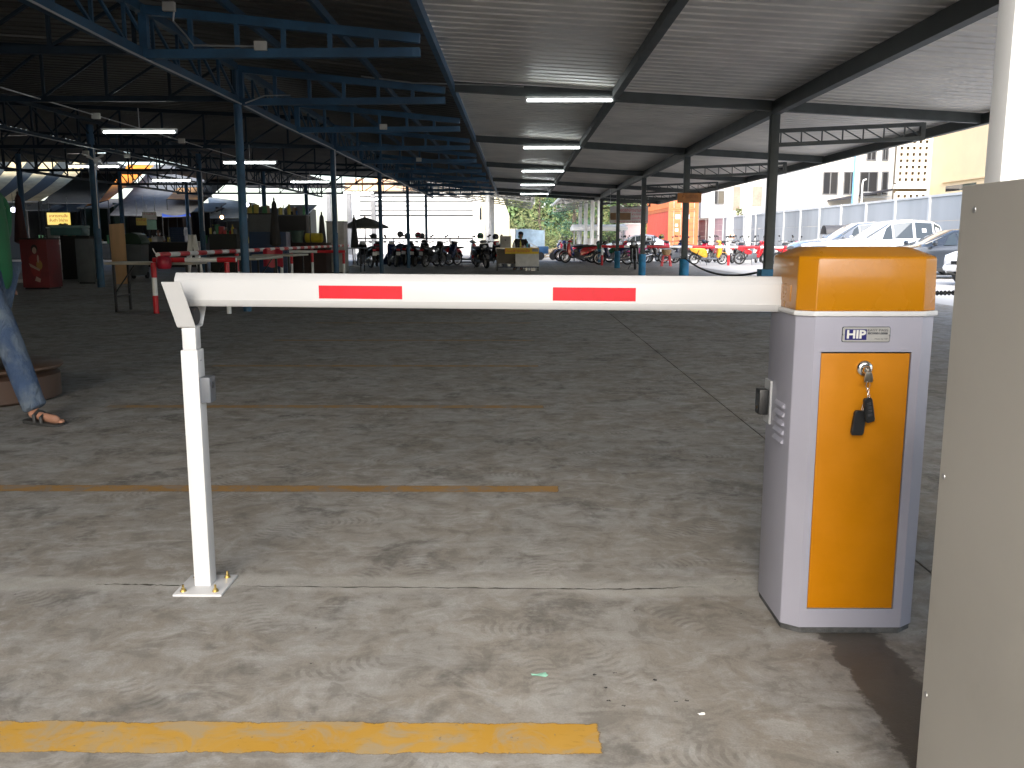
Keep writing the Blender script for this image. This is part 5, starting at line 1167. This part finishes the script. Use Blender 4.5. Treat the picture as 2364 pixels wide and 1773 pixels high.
ct = thing('food_cart', 'white food cart with a yellow red lettered fascia', 'cart', (W(1195, 600, 33).x, 33, 0))
ca, cz = W(1147, 572, 33), W(1245, 572, 33); cw = (cz.x - ca.x) / 2
MB().box(-cw, cw, -.3, .42, .80, .84).build('worktop', steel, ct)
MB().box(-.08, cw, -.29, -.27, .16, .63).build('front_panel', M('grey_white_panel', (.5, .5, .48), .6, var=.1, grime=.2), ct)
fa = MB().box(-cw + .32, cw - .01, -.33, -.3, .62, .83).build('fascia', M('yellow_fascia', (.62, .42, .02), .6, var=.12), ct)
text('ร้านอาหารตามสั่ง', .15, M('red_print', (.5, .03, .06), .6), fa, (-.02, -.335, .725), width=.9)
MB().box(cw - .25, cw - .03, -.334, -.3305, .7, .81).build('print_patch', M('grey_print', (.2, .2, .2), .6), fa)
MB().box(-cw, cw, -.25, .4, .12, .15).build('lower_shelf', M('navy_shelf', (.02, .03, .06), .6), ct); MB().box(-cw, cw, .38, .4, .16, .79).build('back_panel', black_pl, ct)
for x in (-cw + .03, cw - .03):
    for yv in (-.26, .38): MB().bar((x, yv, 0), (x, yv, .8), .035).build('leg', black_pl, ct)
for k, (x, hh, r_, m_) in enumerate(((.32, .14, .045, cream), (.42, .1, .03, wht_pt), (.52, .12, .04, cream), (.60, .13, .05, cream))):
    o = MB().lathe([(.001, 0), (r_, 0), (r_, hh * .7), (r_ * .5, hh * .85), (r_ * .5, hh), (.001, hh)], 10).build('jar', m_, None, smooth=True); o.location = (ct.location.x + x, 32.78, 0); tag(o, f'{ ["first","second","third","fourth","fifth","sixth","seventh","eighth","ninth","tenth","eleventh","twelfth"][k]} pale jar from the left on the floor below the food cart', 'jar', 'jars under the food cart')
r_ = random.Random(8)
for k in range(9):
    o = MB().lathe([(.001, 0), (.06, 0), (.09, .08), (.085, .1), (.001, .09)], 12).build('bowl', [steel, wht_pt, grey_pl][k % 3], None, smooth=True); o.location = (ct.location.x - cw + .12 + .085 * k, 33 + r_.uniform(-.1, .2), .152); tag(o, f'{ ["first","second","third","fourth","fifth","sixth","seventh","eighth","ninth","tenth","eleventh","twelfth"][k]} bowl from the left on the lower shelf of the food cart', 'bowl', 'bowls on the cart shelf')
for k, (u, hh, m_) in enumerate(((1187, .2, wht_pt), (1193, .13, black_pl), (1198, .22, black_pl), (1201.5, .27, M('yellow_bottle', (.5, .45, .03), .4)), (1211, .1, wht_pt), (1217, .17, M('teal_bottle', (.05, .3, .38), .4)), (1222, .15, black_pl))):
    q = W(u, 572, 32.85); o = MB().lathe([(.001, 0), (.032, 0), (.034, hh * .6), (.014, hh * .8), (.014, hh), (.001, hh)], 10).build('bottle', m_, None, smooth=True); o.location = (q.x, 32.85, .842); tag(o, ['white bottle leftmost on the food cart top', 'short black bottle second on the cart top', 'tall black bottle left of the yellow one', 'yellow sauce bottle on the food cart top', 'short white tub right of the yellow bottle', 'teal bottle on the food cart top', 'black bottle rightmost on the food cart top'][k], 'bottle', 'bottles on the food cart')
q = W(1167, 572, 32.95); o = thing('steel_box', 'tall grey steel box on the left of the food cart', 'box', (q.x, 32.95, .842)); MB().box(-.2, .2, -.15, .15, 0, .4).build('body', M('grey_box', (.34, .33, .30), .6), o, bevel=.01); MB().box(-.205, .205, -.155, .155, .4, .42).build('lid', steel, o); MB().lathe([(.001, -.16), (.02, -.158), (.02, -.15)], 10, (0, 0, .27), 'y').build('knob', black_pl, o)

# ================================================================== MARKET CLUTTER ON THE LEFT
def box_thing(name, label, cat, u0, u1, v0, vb, mat, depth=.6, lid=None, Y=None, group=None, bev=.01):
    a = G((u0 + u1) / 2, vb); Y = Y or a.y; p, q = W(u0, v0, Y), W(u1, v0, Y)
    zb = 0 if vb else 0
    t = thing(name, label, cat, ((p.x + q.x) / 2, Y + depth / 2, 0), 0, group); hw = (q.x - p.x) / 2
    MB().box(-hw, hw, -depth / 2, depth / 2, .04, p.z).build('body', mat, t, bevel=bev)
    MB().box(-hw + .03, hw - .03, -depth / 2 + .03, depth / 2 - .03, 0, .04).build('plinth', black_pl, t)
    if lid: MB().box(-hw - .02, hw + .02, -depth / 2 - .02, depth / 2 + .02, p.z, p.z + .035).build('top', lid, t)
    return t, hw, p.z, Y
dk = M('dark_cabinet', (.018, .016, .015), .6); dgrey = M('dark_grey_panel', (.09, .1, .105), .6); teal_d = M('dark_teal_box', (.05, .12, .12), .5); maroon = M('maroon_panel', (.14, .018, .022), .6, var=.2)
# maroon drinks chest with a printed figure
t, hw, hz_, Yb = box_thing('drinks_chest', 'maroon drinks chest with a printed picture of a woman on its front', 'chest', 44, 106, 553, 668, maroon, .6, dk)
pr_ = MB()
pcol = M('poster_skin', (.35, .25, .2), .7); 
def flat(poly, mat, nm, off): MB().prism([(p[0], p[1]) for p in poly], 'y', -.3 - off - .001, -.3 - off).build(nm, mat, t)
cir = lambda cx, cz, rx, rz: [(cx + rx * math.cos(2 * math.pi * k / 14), cz + rz * math.sin(2 * math.pi * k / 14)) for k in range(14)]
flat(cir(0.02, .93, .075, .1), hair_m, 'printed_hair', .002); flat(cir(0.02, .89, .05, .075), pcol, 'printed_face', .0035)
flat([(-.1, .45), (-.13, .72), (-.04, .8), (.08, .8), (.15, .72), (.17, .5), (.1, .3), (-.04, .3)], M('poster_red', (.22, .03, .03), .7), 'printed_dress', .002)
flat([(-.13, .6), (-.08, .58), (.12, .46), (.1, .42), (-.1, .52)], pcol, 'printed_arm', .0035); flat(cir(.11, .56, .07, .11), M('poster_gold', (.3, .17, .05), .7), 'printed_fan', .003); flat(cir(.09, .7, .025, .09), pcol, 'printed_arm', .0036)
flat([(-.02, .2), (.02, .3), (.12, .24), (.1, .16)], pcol, 'printed_shawl', .0035)
box_thing('counter', 'long black market counter left of the blue inner post', 'counter', 106, 205, 548, 645, dk, .7, dk)
box_thing('leaning_board', 'dark grey board standing against the black counter', 'board', 172, 214, 551, 634, dgrey, .05, None, Y=23.2)
o = thing('ice_box', 'dull teal ice box lying on the black counter', 'ice box', W(163, 548, 24.3)); o.location.z = W(163, 548, 23.9).z + .05
MB().box(-.42, .42, -.25, .25, .0, .2).build('body', teal_d, o, bevel=.03); MB().box(-.43, .43, -.26, .26, .2, .27).build('lid', M('pale_teal_lid', (.16, .26, .25), .5), o, bevel=.02)
box_thing('glass_jar_case', 'small glass case with pale goods on the black counter', 'case', 108, 124, 527, 548, M('clear_case', (.25, .26, .26), .3), .3, wht_pt, Y=24.1)
# plywood board and wheelie bin behind the table
q0 = G(280, 656); t = thing('plywood_board', 'tall plain plywood board leaning on the stall left of the barrier', 'board', (q0.x, q0.y, 0)); MB().box(-.19, .19, -.01, .012, 0, 1.56).build('sheet', wood, t); t.rotation_euler = (R(-9), R(-4), R(3))
q0 = G(305, 645); t = thing('wheelie_bin', 'dark green wheelie bin behind the plywood board', 'bin', (q0.x, q0.y + .4, 0))
MB().prism([(-.22, .1), (-.28, 1.0), (.28, 1.0), (.22, .1)], 'y', -.27, .27).build('body', dgrey, t, bevel=.03); MB().prism([(-.3, 1.0), (-.3, 1.1), (-.2, 1.28), (0, 1.34), (.2, 1.28), (.3, 1.1), (.3, 1.0)], 'y', -.3, .3).build('lid', M('dark_green_lid', (.015, .04, .02), .5), t, bevel=.03)
for x in (-.2, .2): MB().lathe([(.001, -.03), (.1, -.03), (.1, .03), (.001, .03)], 14, (x, .2, .1), 'x').build('wheel', tyre_m, t)
# trestle tables behind the crash bar
ttop = M('grey_beige_laminate', (.34, .32, .26), .5)
def table(label, x0, x1, y0, y1, h, mat=ttop, legm=black_pl):
    t = thing('trestle_table', label, 'table', ((x0 + x1) / 2, (y0 + y1) / 2, 0), 0, 'trestle tables in the hall'); hw, hd_ = (x1 - x0) / 2, (y1 - y0) / 2
    MB().box(-hw, hw, -hd_, hd_, h - .04, h).build('tabletop', mat, t, bevel=.006)
    for sx_ in (-1, 1):
        for sy_ in (-1, 1): MB().bar((sx_ * (hw - .12), sy_ * (hd_ - .06), h - .04), (sx_ * (hw - .12), sy_ * (hd_ - .06), 0), .035).build('leg', legm, t)
        MB().bar((sx_ * (hw - .12), -hd_ + .08, .25), (sx_ * (hw - .12), hd_ - .08, .25), .025).build('stretcher', legm, t)
    MB().bar((-hw + .12, -hd_ + .06, .3), (-hw + .45, -hd_ + .06, h - .05), .02).build('brace', legm, t)
table('pale trestle table running left of the striped crash bar', -6.5, -5.1, 14.05, 14.7, .79)
table('trestle table behind the striped crash bar near the blue post', -5.5, -4.5, 15.4, 17.2, .83)
table('trestle table under the red plastic sheet further back', -5.7, -4.8, 19.2, 20.6, .82)
table('dark trestle table before the parasol bikes', -6.6, -5.4, 31.5, 32.4, .85, dgrey)
q0 = W(382, 606, 13.8); t = thing('red_bag', 'red plastic bag hung over the corner of the striped crash bar', 'bag', (q0.x, 13.74, .69)); MB().lathe([(.001, 0), (.09, .01), (.115, .06), (.11, .15), (.085, .2), (.06, .205)], 14).build('bag', cloth('red_plastic', (.55, .03, .06), .4, .3), t, smooth=True); MB().tube([(-.08, 0, .19), (-.14, 0, .27), (-.16, 0, .32)], .008, 6).build('handle', wht_pt, t)
q0 = W(633, 586, 20); t = thing('red_sheet', 'red plastic sheet draped over the rail behind the nearest blue post', 'sheet', (q0.x, 20.0, .5)); MB().grid(lambda s_, k_: (-.22 + .44 * s_, -.1 - .03 * math.sin(s_ * 8), .42 - .38 * k_ + .02 * math.sin(s_ * 11)), 10, 5).build('cloth', cloth('red_plastic', (.55, .03, .06), .4, .3), t, smooth=True)
# black counter with pots, masked stall keeper and stacked chairs
t, hw, hz_, Yc = box_thing('counter', 'long black counter behind the striped crash bar', 'counter', 318, 452, 560, 616, dk, .6, dgrey)
q0 = W(326, 560, Yc + .3); t = thing('steel_pot', 'bright steel pot at the left end of the long black counter', 'pot', (q0.x, Yc + .3, hz_ + .036)); MB().lathe([(.001, 0), (.2, 0), (.21, .02), (.21, .28), (.22, .29), (.2, .29), (.19, .02)], 18).build('pot', chrome, t, smooth=True); MB().lathe([(.21, .292), (.12, .33), (.02, .34), (.02, .37), (.001, .37)], 16).build('lid', chrome, t, smooth=True)
q0 = W(368, 545, Yc + 1.1)
KJ = {k: (p[0], p[1], p[2] + .12) if k in ('pelvis', 'chest', 'neck', 'shL', 'shR', 'elL', 'elR', 'wrL', 'wrR') else p for k, p in SJ.items()}
KJ.update(hipL=(0, .1, .72), hipR=(0, -.1, .72), knL=(.1, .11, .42), knR=(.1, -.11, .42), anL=(0, .11, .105), anR=(0, -.11, .105), toeL=(.16, .12, .035), toeR=(.16, -.12, .035))
person('stall keeper in white top and white mask behind the long black counter', (q0.x, Yc + 1.1, 0), -95, KJ, M('off_white_shirt', (.55, .55, .55), .8), M('black_trousers', (.02, .02, .025), .8), (.05, 0, 1.42), mask=wht_pt, sleeve=.7)
bl = M('dark_blue_plastic', (.015, .04, .1), .45)
q0 = W(414, 560, Yc + .35)
for k in range(7):
    o = thing('plastic_crate', f'dark blue crate, {["lowest", "second", "third", "fourth", "fifth", "sixth", "topmost"][k]} from below in the stack on the long black counter', 'crate', (q0.x, Yc + .35, hz_ + .036 + .085 * k), 0, 'stacked blue crates'); o.rotation_euler.z = R(random.uniform(-4, 4))
    MB().box(-.3, .3, -.2, .2, 0, .012).box(-.3, .3, -.2, -.185, .012, .083).box(-.3, .3, .185, .2, .012, .083).box(-.3, -.285, -.185, .185, .012, .083).box(.285, .3, -.185, .185, .012, .083).build('shell', bl, o); MB().box(-.31, .31, -.21, -.2, .06, .082).build('rim', bl, o)
# white A-frame
q0 = W(446, 580, 22); t = thing('folding_sign', 'white A shaped folding board behind the striped rail', 'folding board', (q0.x, 22, 0))
for s_ in (-1, 1): MB().bar((s_ * .03, 0, 1.25), (s_ * .2, 0, .0), .12, .03, up=(0, 1, 0)).build('leaf', wht_pt, t)
MB().bar((-.1, .02, .55), (.1, .02, .55), .03).build('spacer', wht_pt, t)
# hanging signs and tarps
def signboard(label, u0, u1, v0, v1, Y, mat, txt=None, tm=None, group=None):
    a, b = W(u0, v0, Y), W(u1, v1, Y); t = thing('stall_sign', label, 'sign', ((a.x + b.x) / 2, Y, b.z), 0, group); hw = (b.x - a.x) / 2; hh = a.z - b.z
    p_ = MB().box(-hw, hw, -.012, .012, 0, hh).build('board', mat, t)
    if txt:
        for k, s_ in enumerate(txt): text(s_, hh * .3, tm or red_pt, p_, (0, -.016, hh * (.72 - .36 * k)), width=hw * 1.6)
    for s_ in (-1, 1): MB().tube([(s_ * hw * .8, 0, hh), (s_ * hw * .8, 0, hh + .5)], .006, 5).build('cord', galv, t)
def lit(name, c, st): return emit(name, c, st)
signboard('backlit yellow and red stall banner at the far left', 108, 163, 491, 519, 30, lit('lit_yellow_sign', (.85, .62, .12), .32), ['อาหารตามสั่ง', 'ส้มตำ ไก่ย่าง'], M('red_print', (.5, .03, .06), .6))
signboard('yellow paper sign right of the plywood board', 314, 339, 503, 520, 26, M('yellow_paper', (.7, .55, .15), .7), ['เมนู'], M('red_print', (.5, .03, .06), .6))
signboard('red and white shop sign above the black counter', 328, 362, 489, 507, 27.5, wht_pt, ['ร้านค้า'], M('red_print', (.5, .03, .06), .6))
signboard('pale green stall board behind the stall keeper', 338, 362, 508, 530, 30, M('pale_green_board', (.35, .6, .5), .7))
aw = thing('striped_awning', 'black and cream striped awning at the left edge of the hall', 'awning', W(60, 470, 39)); aw.location.z = 2.1
crm = cloth('cream_canvas', (.42, .35, .2), .1); blk = cloth('black_canvas', (.015, .02, .018), .05)
T0, T1, B0, B1 = W(-170, 335, 45), W(230, 345, 45), W(-260, 468, 39.5), W(88, 466, 39.5)
ns = 11
for k in range(ns):
    sa, sb_ = k / ns, (k + 1) / ns
    MB().grid(lambda s_, t_: (lambda q, w_: tuple(T0.lerp(T1, w_).lerp(B0.lerp(B1, w_), q) - Vector((0, 0, .28 * math.sin(math.pi * q)))))(t_, sa + (sb_ - sa) * s_), 2, 12).build('stripe', crm if k % 2 == 0 else blk, aw, world=True, smooth=True)
MB().tube([B0, B1], .04, 8).build('front_rail', wht_pt, aw, world=True); MB().tube([T0, T1], .04, 8).build('back_rail', blue_dk, aw, world=True)
for p_ in (B1, B0.lerp(B1, .5)): MB().tube([(p_.x, p_.y, 0), p_], .03, 8).build('pole', black_pl, aw, world=True)
org = cloth('orange_tarp', (.70, .22, .015), .13)
def tarp(label, pts, mat, name='tarpaulin', sag=.1):
    a, b, c_, d_ = [Vector(p) for p in pts]; ctr_ = (a + b + c_ + d_) / 4; t = thing(name, label, 'tarpaulin', (ctr_.x, ctr_.y, min(p.z for p in (a, b, c_, d_))))
    MB().grid(lambda s_, k_: tuple(a.lerp(b, s_).lerp(d_.lerp(c_, s_), k_) - Vector((0, 0, sag * math.sin(math.pi * s_) * math.sin(math.pi * k_)))), 10, 8).build('sheet', mat, t, world=True, smooth=True)
    MB().tube([a, b], .025, 6).build('ridge_pole', black_pl, t, world=True); MB().tube([d_, c_], .025, 6).build('eaves_pole', black_pl, t, world=True)
    for p_ in (d_, c_): MB().tube([(p_.x, p_.y, 0), p_], .025, 6).build('pole', black_pl, t, world=True)
tarp('bright orange tarpaulin sloping behind the inner blue post', (W(295, 380, 54), W(356, 382, 54), W(250, 462, 48), W(195, 478, 48)), org)
tarp('orange tarpaulin corner at the upper left edge', (W(-50, 352, 47), W(35, 358, 47), W(5, 392, 45.2), W(-50, 392, 45.2)), org)
grt = cloth('grey_translucent_sheet', (.11, .115, .12), .05)
tarp('long grey translucent lean-to roof over the middle stalls', (W(356, 380, 56), W(560, 392, 56), W(430, 500, 48), W(252, 498, 48)), grt, sag=.05)
tarp('tan tarpaulin patch under the grey lean-to roof', (W(410, 434, 52.2), W(470, 432, 52.2), W(462, 462, 49), W(385, 460, 49)), cloth('tan_tarp', (.35, .19, .07), .12))
tarp('dark plastic awning behind the striped one', (W(215, 350, 50), W(292, 385, 50), W(225, 470, 47.5), W(95, 470, 47.5)), cloth('dark_film', (.02, .025, .03), .1))
tarp('blue tarpaulin over the far stalls', (W(372, 480, 50), W(435, 480, 50), W(440, 500, 47.3), W(375, 502, 47.3)), cloth('bright_blue_tarp', (.02, .07, .42), .2))
tarp('pale fabric awning right of the inner posts', (W(480, 455, 58), W(590, 470, 58), W(590, 505, 52), W(485, 505, 52)), cloth('pale_awning', (.5, .52, .5), .2))
# parasols
def parasol(label, u, vtop, Y, open_, c=M('dark_parasol', (.03, .028, .026), .8)):
    q = W(u, vtop, Y); t = thing('parasol', label, 'parasol', (q.x, Y, 0)); h = q.z
    MB().tube([(0, 0, 0), (0, 0, h)], .022, 8).build('pole', dark_wood, t); MB().lathe([(.001, 0), (.25, 0), (.25, .06), (.05, .09), (.03, .3)], 14).build('base', wall_cp, t)
    if open_:
        MB().lathe([(.03, h), (.5, h - .16), (1.05, h - .42), (1.06, h - .5)], 8).build('canopy', cloth('grey_parasol', (.2, .2, .17), .4), t)
        for k in range(8): a_ = 2 * math.pi * k / 8; MB().tube([(0, 0, h - .02), (1.03 * math.cos(a_), 1.03 * math.sin(a_), h - .44)], .012, 5).build('rib', dark_wood, t)
    else: MB().lathe([(.02, h), (.07, h - .1), (.1, h - .5), (.16, h - 1.1), (.17, h - 1.25), (.1, h - 1.3)], 10).build('folded_canopy', c, t)
    MB().lathe([(.02, h), (.035, h + .03), (.001, h + .09)], 8).build('finial', dark_wood, t)
parasol('open grey parasol near the white cabinet', 842, 501, 40, True); parasol('tall folded dark parasol right of the nearest blue post', 632, 462, 26, False); parasol('folded dark parasol left of the white cabinet', 742, 494, 30, False); parasol('folded dark parasol left of the open one', 817, 500, 37, False); parasol('folded maroon parasol beneath the striped awning', 40, 448, 24, False, M('maroon_parasol', (.05, .015, .015), .8))
# stall goods right of the nearest post
box_thing('fridge', 'old white upright cabinet beside the second blue post', 'cabinet', 753, 793, 513, 600, M('aged_white_enamel', (.38, .37, .34), .5, grime=.3), .7, dk, Y=30.5)
t, hw, hz_, Yd = box_thing('stall_table', 'dark cloth covered stall table between the first two posts', 'stall', 668, 752, 560, 622, M('dark_brown_cloth', (.04, .025, .022), .9), .8, None, Y=28.5)
q0 = W(720, 550, Yd); o = thing('foam_roll', 'yellow rolled mat lying on the stall table', 'roll', (q0.x, Yd + .3, hz_)); MB().lathe([(.001, -.27), (.13, -.27), (.15, -.25), (.15, .25), (.13, .27), (.001, .27)], 16, (0, 0, .15), 'x').build('roll', M('yellow_foam', (.42, .33, .02), .8), o, smooth=True); MB().lathe([(.152, -.1), (.152, -.07)], 16, (0, 0, .15), 'x').build('tie', dk, o)
q0 = W(680, 550, Yd); o = thing('bucket', 'dull green bucket on the stall table left of the yellow roll', 'bucket', (q0.x, Yd + .35, hz_)); MB().lathe([(.001, 0), (.16, 0), (.22, .36), (.235, .37), (.215, .37), (.155, .02)], 16).build('pail', M('dull_green_plastic', (.08, .13, .1), .5), o, smooth=True); MB().lathe([(.238, .355), (.245, .365), (.238, .375)], 16).build('rim', M('dark_green_rim', (.03, .09, .06), .5), o)
box_thing('stall_cabinet', 'dark grey stall cabinet right behind the nearest blue post', 'cabinet', 572, 625, 495, 610, dgrey, .6, dk, Y=27)
box_thing('blue_barrel_rack', 'dark blue panelled stall front behind the red sheet', 'stall', 575, 660, 535, 612, bl, .5, None, Y=26.2)
box_thing('appliance_stack', 'dark appliance stack between folded parasol and bucket', 'appliances', 642, 706, 498, 600, dk, .5, dgrey, Y=31)
box_thing('stall_shelf', 'dark stall shelf loaded with goods before the pale awning', 'stall', 482, 545, 540, 606, M('dark_olive_stall', (.03, .032, .025), .8), .8, None, Y=31)
r_ = random.Random(21)
pal = [wht_pt, M('goods_red', (.35, .03, .03), .5), M('goods_yellow', (.5, .4, .06), .5), M('goods_green', (.05, .2, .08), .5), M('goods_blue', (.03, .1, .3), .5), M('goods_tan', (.3, .2, .12), .6), grey_pl, dk]
pn = ['white', 'red', 'yellow', 'green', 'blue', 'tan', 'grey', 'black']
for (u0, u1, vb, Y, n, lab) in ((485, 545, 540, 31.3, 12, 'stall shelf before the pale awning'), (575, 622, 495, 27.2, 7, 'stall cabinet behind the nearest blue post'), (645, 704, 498, 31.2, 9, 'dark appliance stack'), (330, 360, 560, Yc + .2, 6, 'long black counter'), (116, 200, 548, 24.6, 8, 'black counter at far left')):
    for k in range(n):
        ci = r_.randrange(8); q = W(u0 + (u1 - u0) * (k + .5) / n, vb, Y); hh = r_.uniform(.1, .34); rr_ = r_.uniform(.035, .09)
        o = thing('stall_goods', f'small {pn[ci]} item, { ["first","second","third","fourth","fifth","sixth","seventh","eighth","ninth","tenth","eleventh","twelfth"][k]} from the left on the {lab}', 'goods', (q.x, Y, q.z + (.036 if 'shelf' not in lab else .0)), r_.uniform(0, 90), f'goods on the {lab}')
        if r_.random() < .5: MB().lathe([(.001, 0), (rr_, 0), (rr_, hh * .65), (rr_ * .4, hh * .8), (rr_ * .4, hh), (.001, hh)], 9).build('container', pal[ci], o, smooth=True)
        else: MB().box(-rr_, rr_, -rr_, rr_, 0, hh).build('container', pal[ci], o, bevel=.008)
        MB().lathe([(.001, hh + .02), (rr_ * .5, hh + .018), (rr_ * .5, hh)], 8).build('lid', pal[(ci + 3) % 8], o)
# blue motorcycle cover, red cloth, round table behind the passer-by
q0 = G(930, 612); t = thing('vehicle_cover', 'dark blue cover over a motorcycle between the third and fourth blue posts', 'cover', (q0.x, q0.y, 0)); MB().grid(lambda s_, k_: (-.85 + 1.7 * s_, -.35 + .7 * k_, max(.06, (.95 * math.sin(math.pi * min(1, max(0, s_ * .96 + .02))) ** .5) * math.sin(math.pi * k_) ** .45 + .03 * math.sin(s_ * 23 + k_ * 9))), 22, 14).build('cloth', M('dark_blue_sheet', (.015, .035, .085), .6), t, smooth=True)
MB().tube([(-.8, -.3, .05), (.8, -.3, .05), (.8, .3, .05), (-.8, .3, .05), (-.8, -.3, .05)], .02, 6).build('hem', M('dark_blue_sheet', (.015, .035, .085), .6), t)
q0 = G(30, 905); t = thing('round_table', 'low round brown wooden table behind the passer-by at the left edge', 'table', (-3.78, 6.35, 0)); MB().lathe([(.001, .22), (.42, .22), (.44, .235), (.44, .25), (.42, .262), (.001, .262)], 28).build('tabletop', M('brown_table', (.09, .05, .03), .5), t, smooth=True); MB().lathe([(.38, 0), (.42, .02), (.42, .18), (.36, .22)], 20).build('drum_base', M('brown_table_base', (.06, .032, .02), .6), t, smooth=True)
# lamps over the stalls and the wall fan on the inner post
for u, v, Y, c, lb in ((512, 500, 38, (1, .5, .22), 'small warm lamp over the middle stalls'), (571, 471, 36, (.8, .8, 1), 'small white lamp right of the nearest blue post'), (30, 482, 30, (1, 1, 1), 'leftmost small white lamp beneath the striped awning'), (52, 482, 30, (1, 1, 1), 'right small white lamp beneath the striped awning'), (40, 503, 29, (1, 1, 1), 'lower small white lamp left of the backlit banner')):
    q = W(u, v, Y); t = thing('bulb_lamp', lb, 'lamp', q, 0, 'bulbs over the stalls'); MB().ell((0, 0, -.03), (.075, .075, .08)).build('bulb', emit('bulb_' + ('warm' if c[2] < .5 else 'white'), c, 5), t, smooth=True); MB().tube([(0, 0, .04), (0, 0, .5)], .008, 5).build('cord', black_pl, t)
q = W(224, 370, 21.2); t = thing('wall_fan', 'white wall fan high on the inner blue post', 'fan', q); MB().lathe([(.001, -.08), (.06, -.07), (.07, 0), (.05, .12), (.001, .13)], 12, axis='y').build('motor', wht_pt, t, smooth=True)
for k in range(3):
    a_ = 2 * math.pi * k / 3 + .55; MB().add([(.05 * math.cos(a_), -.07, .05 * math.sin(a_)), (.22 * math.cos(a_ - .2), -.09, .22 * math.sin(a_ - .2)), (.24 * math.cos(a_ + .2), -.05, .24 * math.sin(a_ + .2)), (.07 * math.cos(a_ + .5), -.06, .07 * math.sin(a_ + .5))], [(0, 1, 2, 3)]).build('blade', wht_pt, t)
MB().bar((0, .1, 0), (0, .25, -.1), .04).build('bracket', wht_pt, t)

# far stalls closing the hall end on the left
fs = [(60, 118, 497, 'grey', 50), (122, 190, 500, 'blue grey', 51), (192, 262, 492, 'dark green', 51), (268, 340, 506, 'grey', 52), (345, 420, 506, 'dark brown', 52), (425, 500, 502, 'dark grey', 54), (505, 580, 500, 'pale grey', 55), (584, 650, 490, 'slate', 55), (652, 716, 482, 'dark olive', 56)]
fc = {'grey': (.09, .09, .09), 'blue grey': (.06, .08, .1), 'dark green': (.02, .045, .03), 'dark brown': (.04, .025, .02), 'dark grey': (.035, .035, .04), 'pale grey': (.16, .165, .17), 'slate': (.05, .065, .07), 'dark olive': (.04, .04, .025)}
for k, (u0, u1, v0, cn, Y) in enumerate(fs):
    v0 -= 24 if k < 6 else 0; a, b = W(u0, v0, Y), W(u1, v0, Y); hw = (b.x - a.x) / 2; h = a.z; t = thing('market_stall', f'{cn} far market stall, {["first", "second", "third", "fourth", "fifth", "sixth", "seventh", "eighth", "ninth"][k]} from the left at the hall end', 'stall', ((a.x + b.x) / 2, Y, 0), 0, 'far stalls at the hall end')
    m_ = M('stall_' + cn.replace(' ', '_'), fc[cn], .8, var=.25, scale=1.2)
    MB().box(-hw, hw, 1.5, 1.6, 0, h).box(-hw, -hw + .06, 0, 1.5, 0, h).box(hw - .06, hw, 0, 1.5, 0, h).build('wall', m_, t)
    MB().box(-hw + .07, hw - .07, .05, .55, 0, .9).build('counter', dgrey, t, bevel=.01)
    MB().prism([(-.7, h - .35), (1.7, h + .25), (1.7, h + .31), (-.7, h - .29)], 'x', -hw - .05, hw + .05).build('awning', [dgrey, m_, M('faded_awning', (.17, .175, .17), .8)][k % 3], t)
    for s_ in (-1, 1): MB().tube([(s_ * (hw - .1), -.6, 0), (s_ * (hw - .1), -.6, h - .34)], .03, 6).build('pole', black_pl, t)
    for j in range(5):
        MB().box(-hw + .2 + j * hw * .36, -hw + .2 + j * hw * .36 + .3, .15, .4, .9, .9 + .12 + .12 * ((j * 7 + k) % 4)).build('goods_tray', pal[(j * 3 + k) % 8], t, bevel=.01)
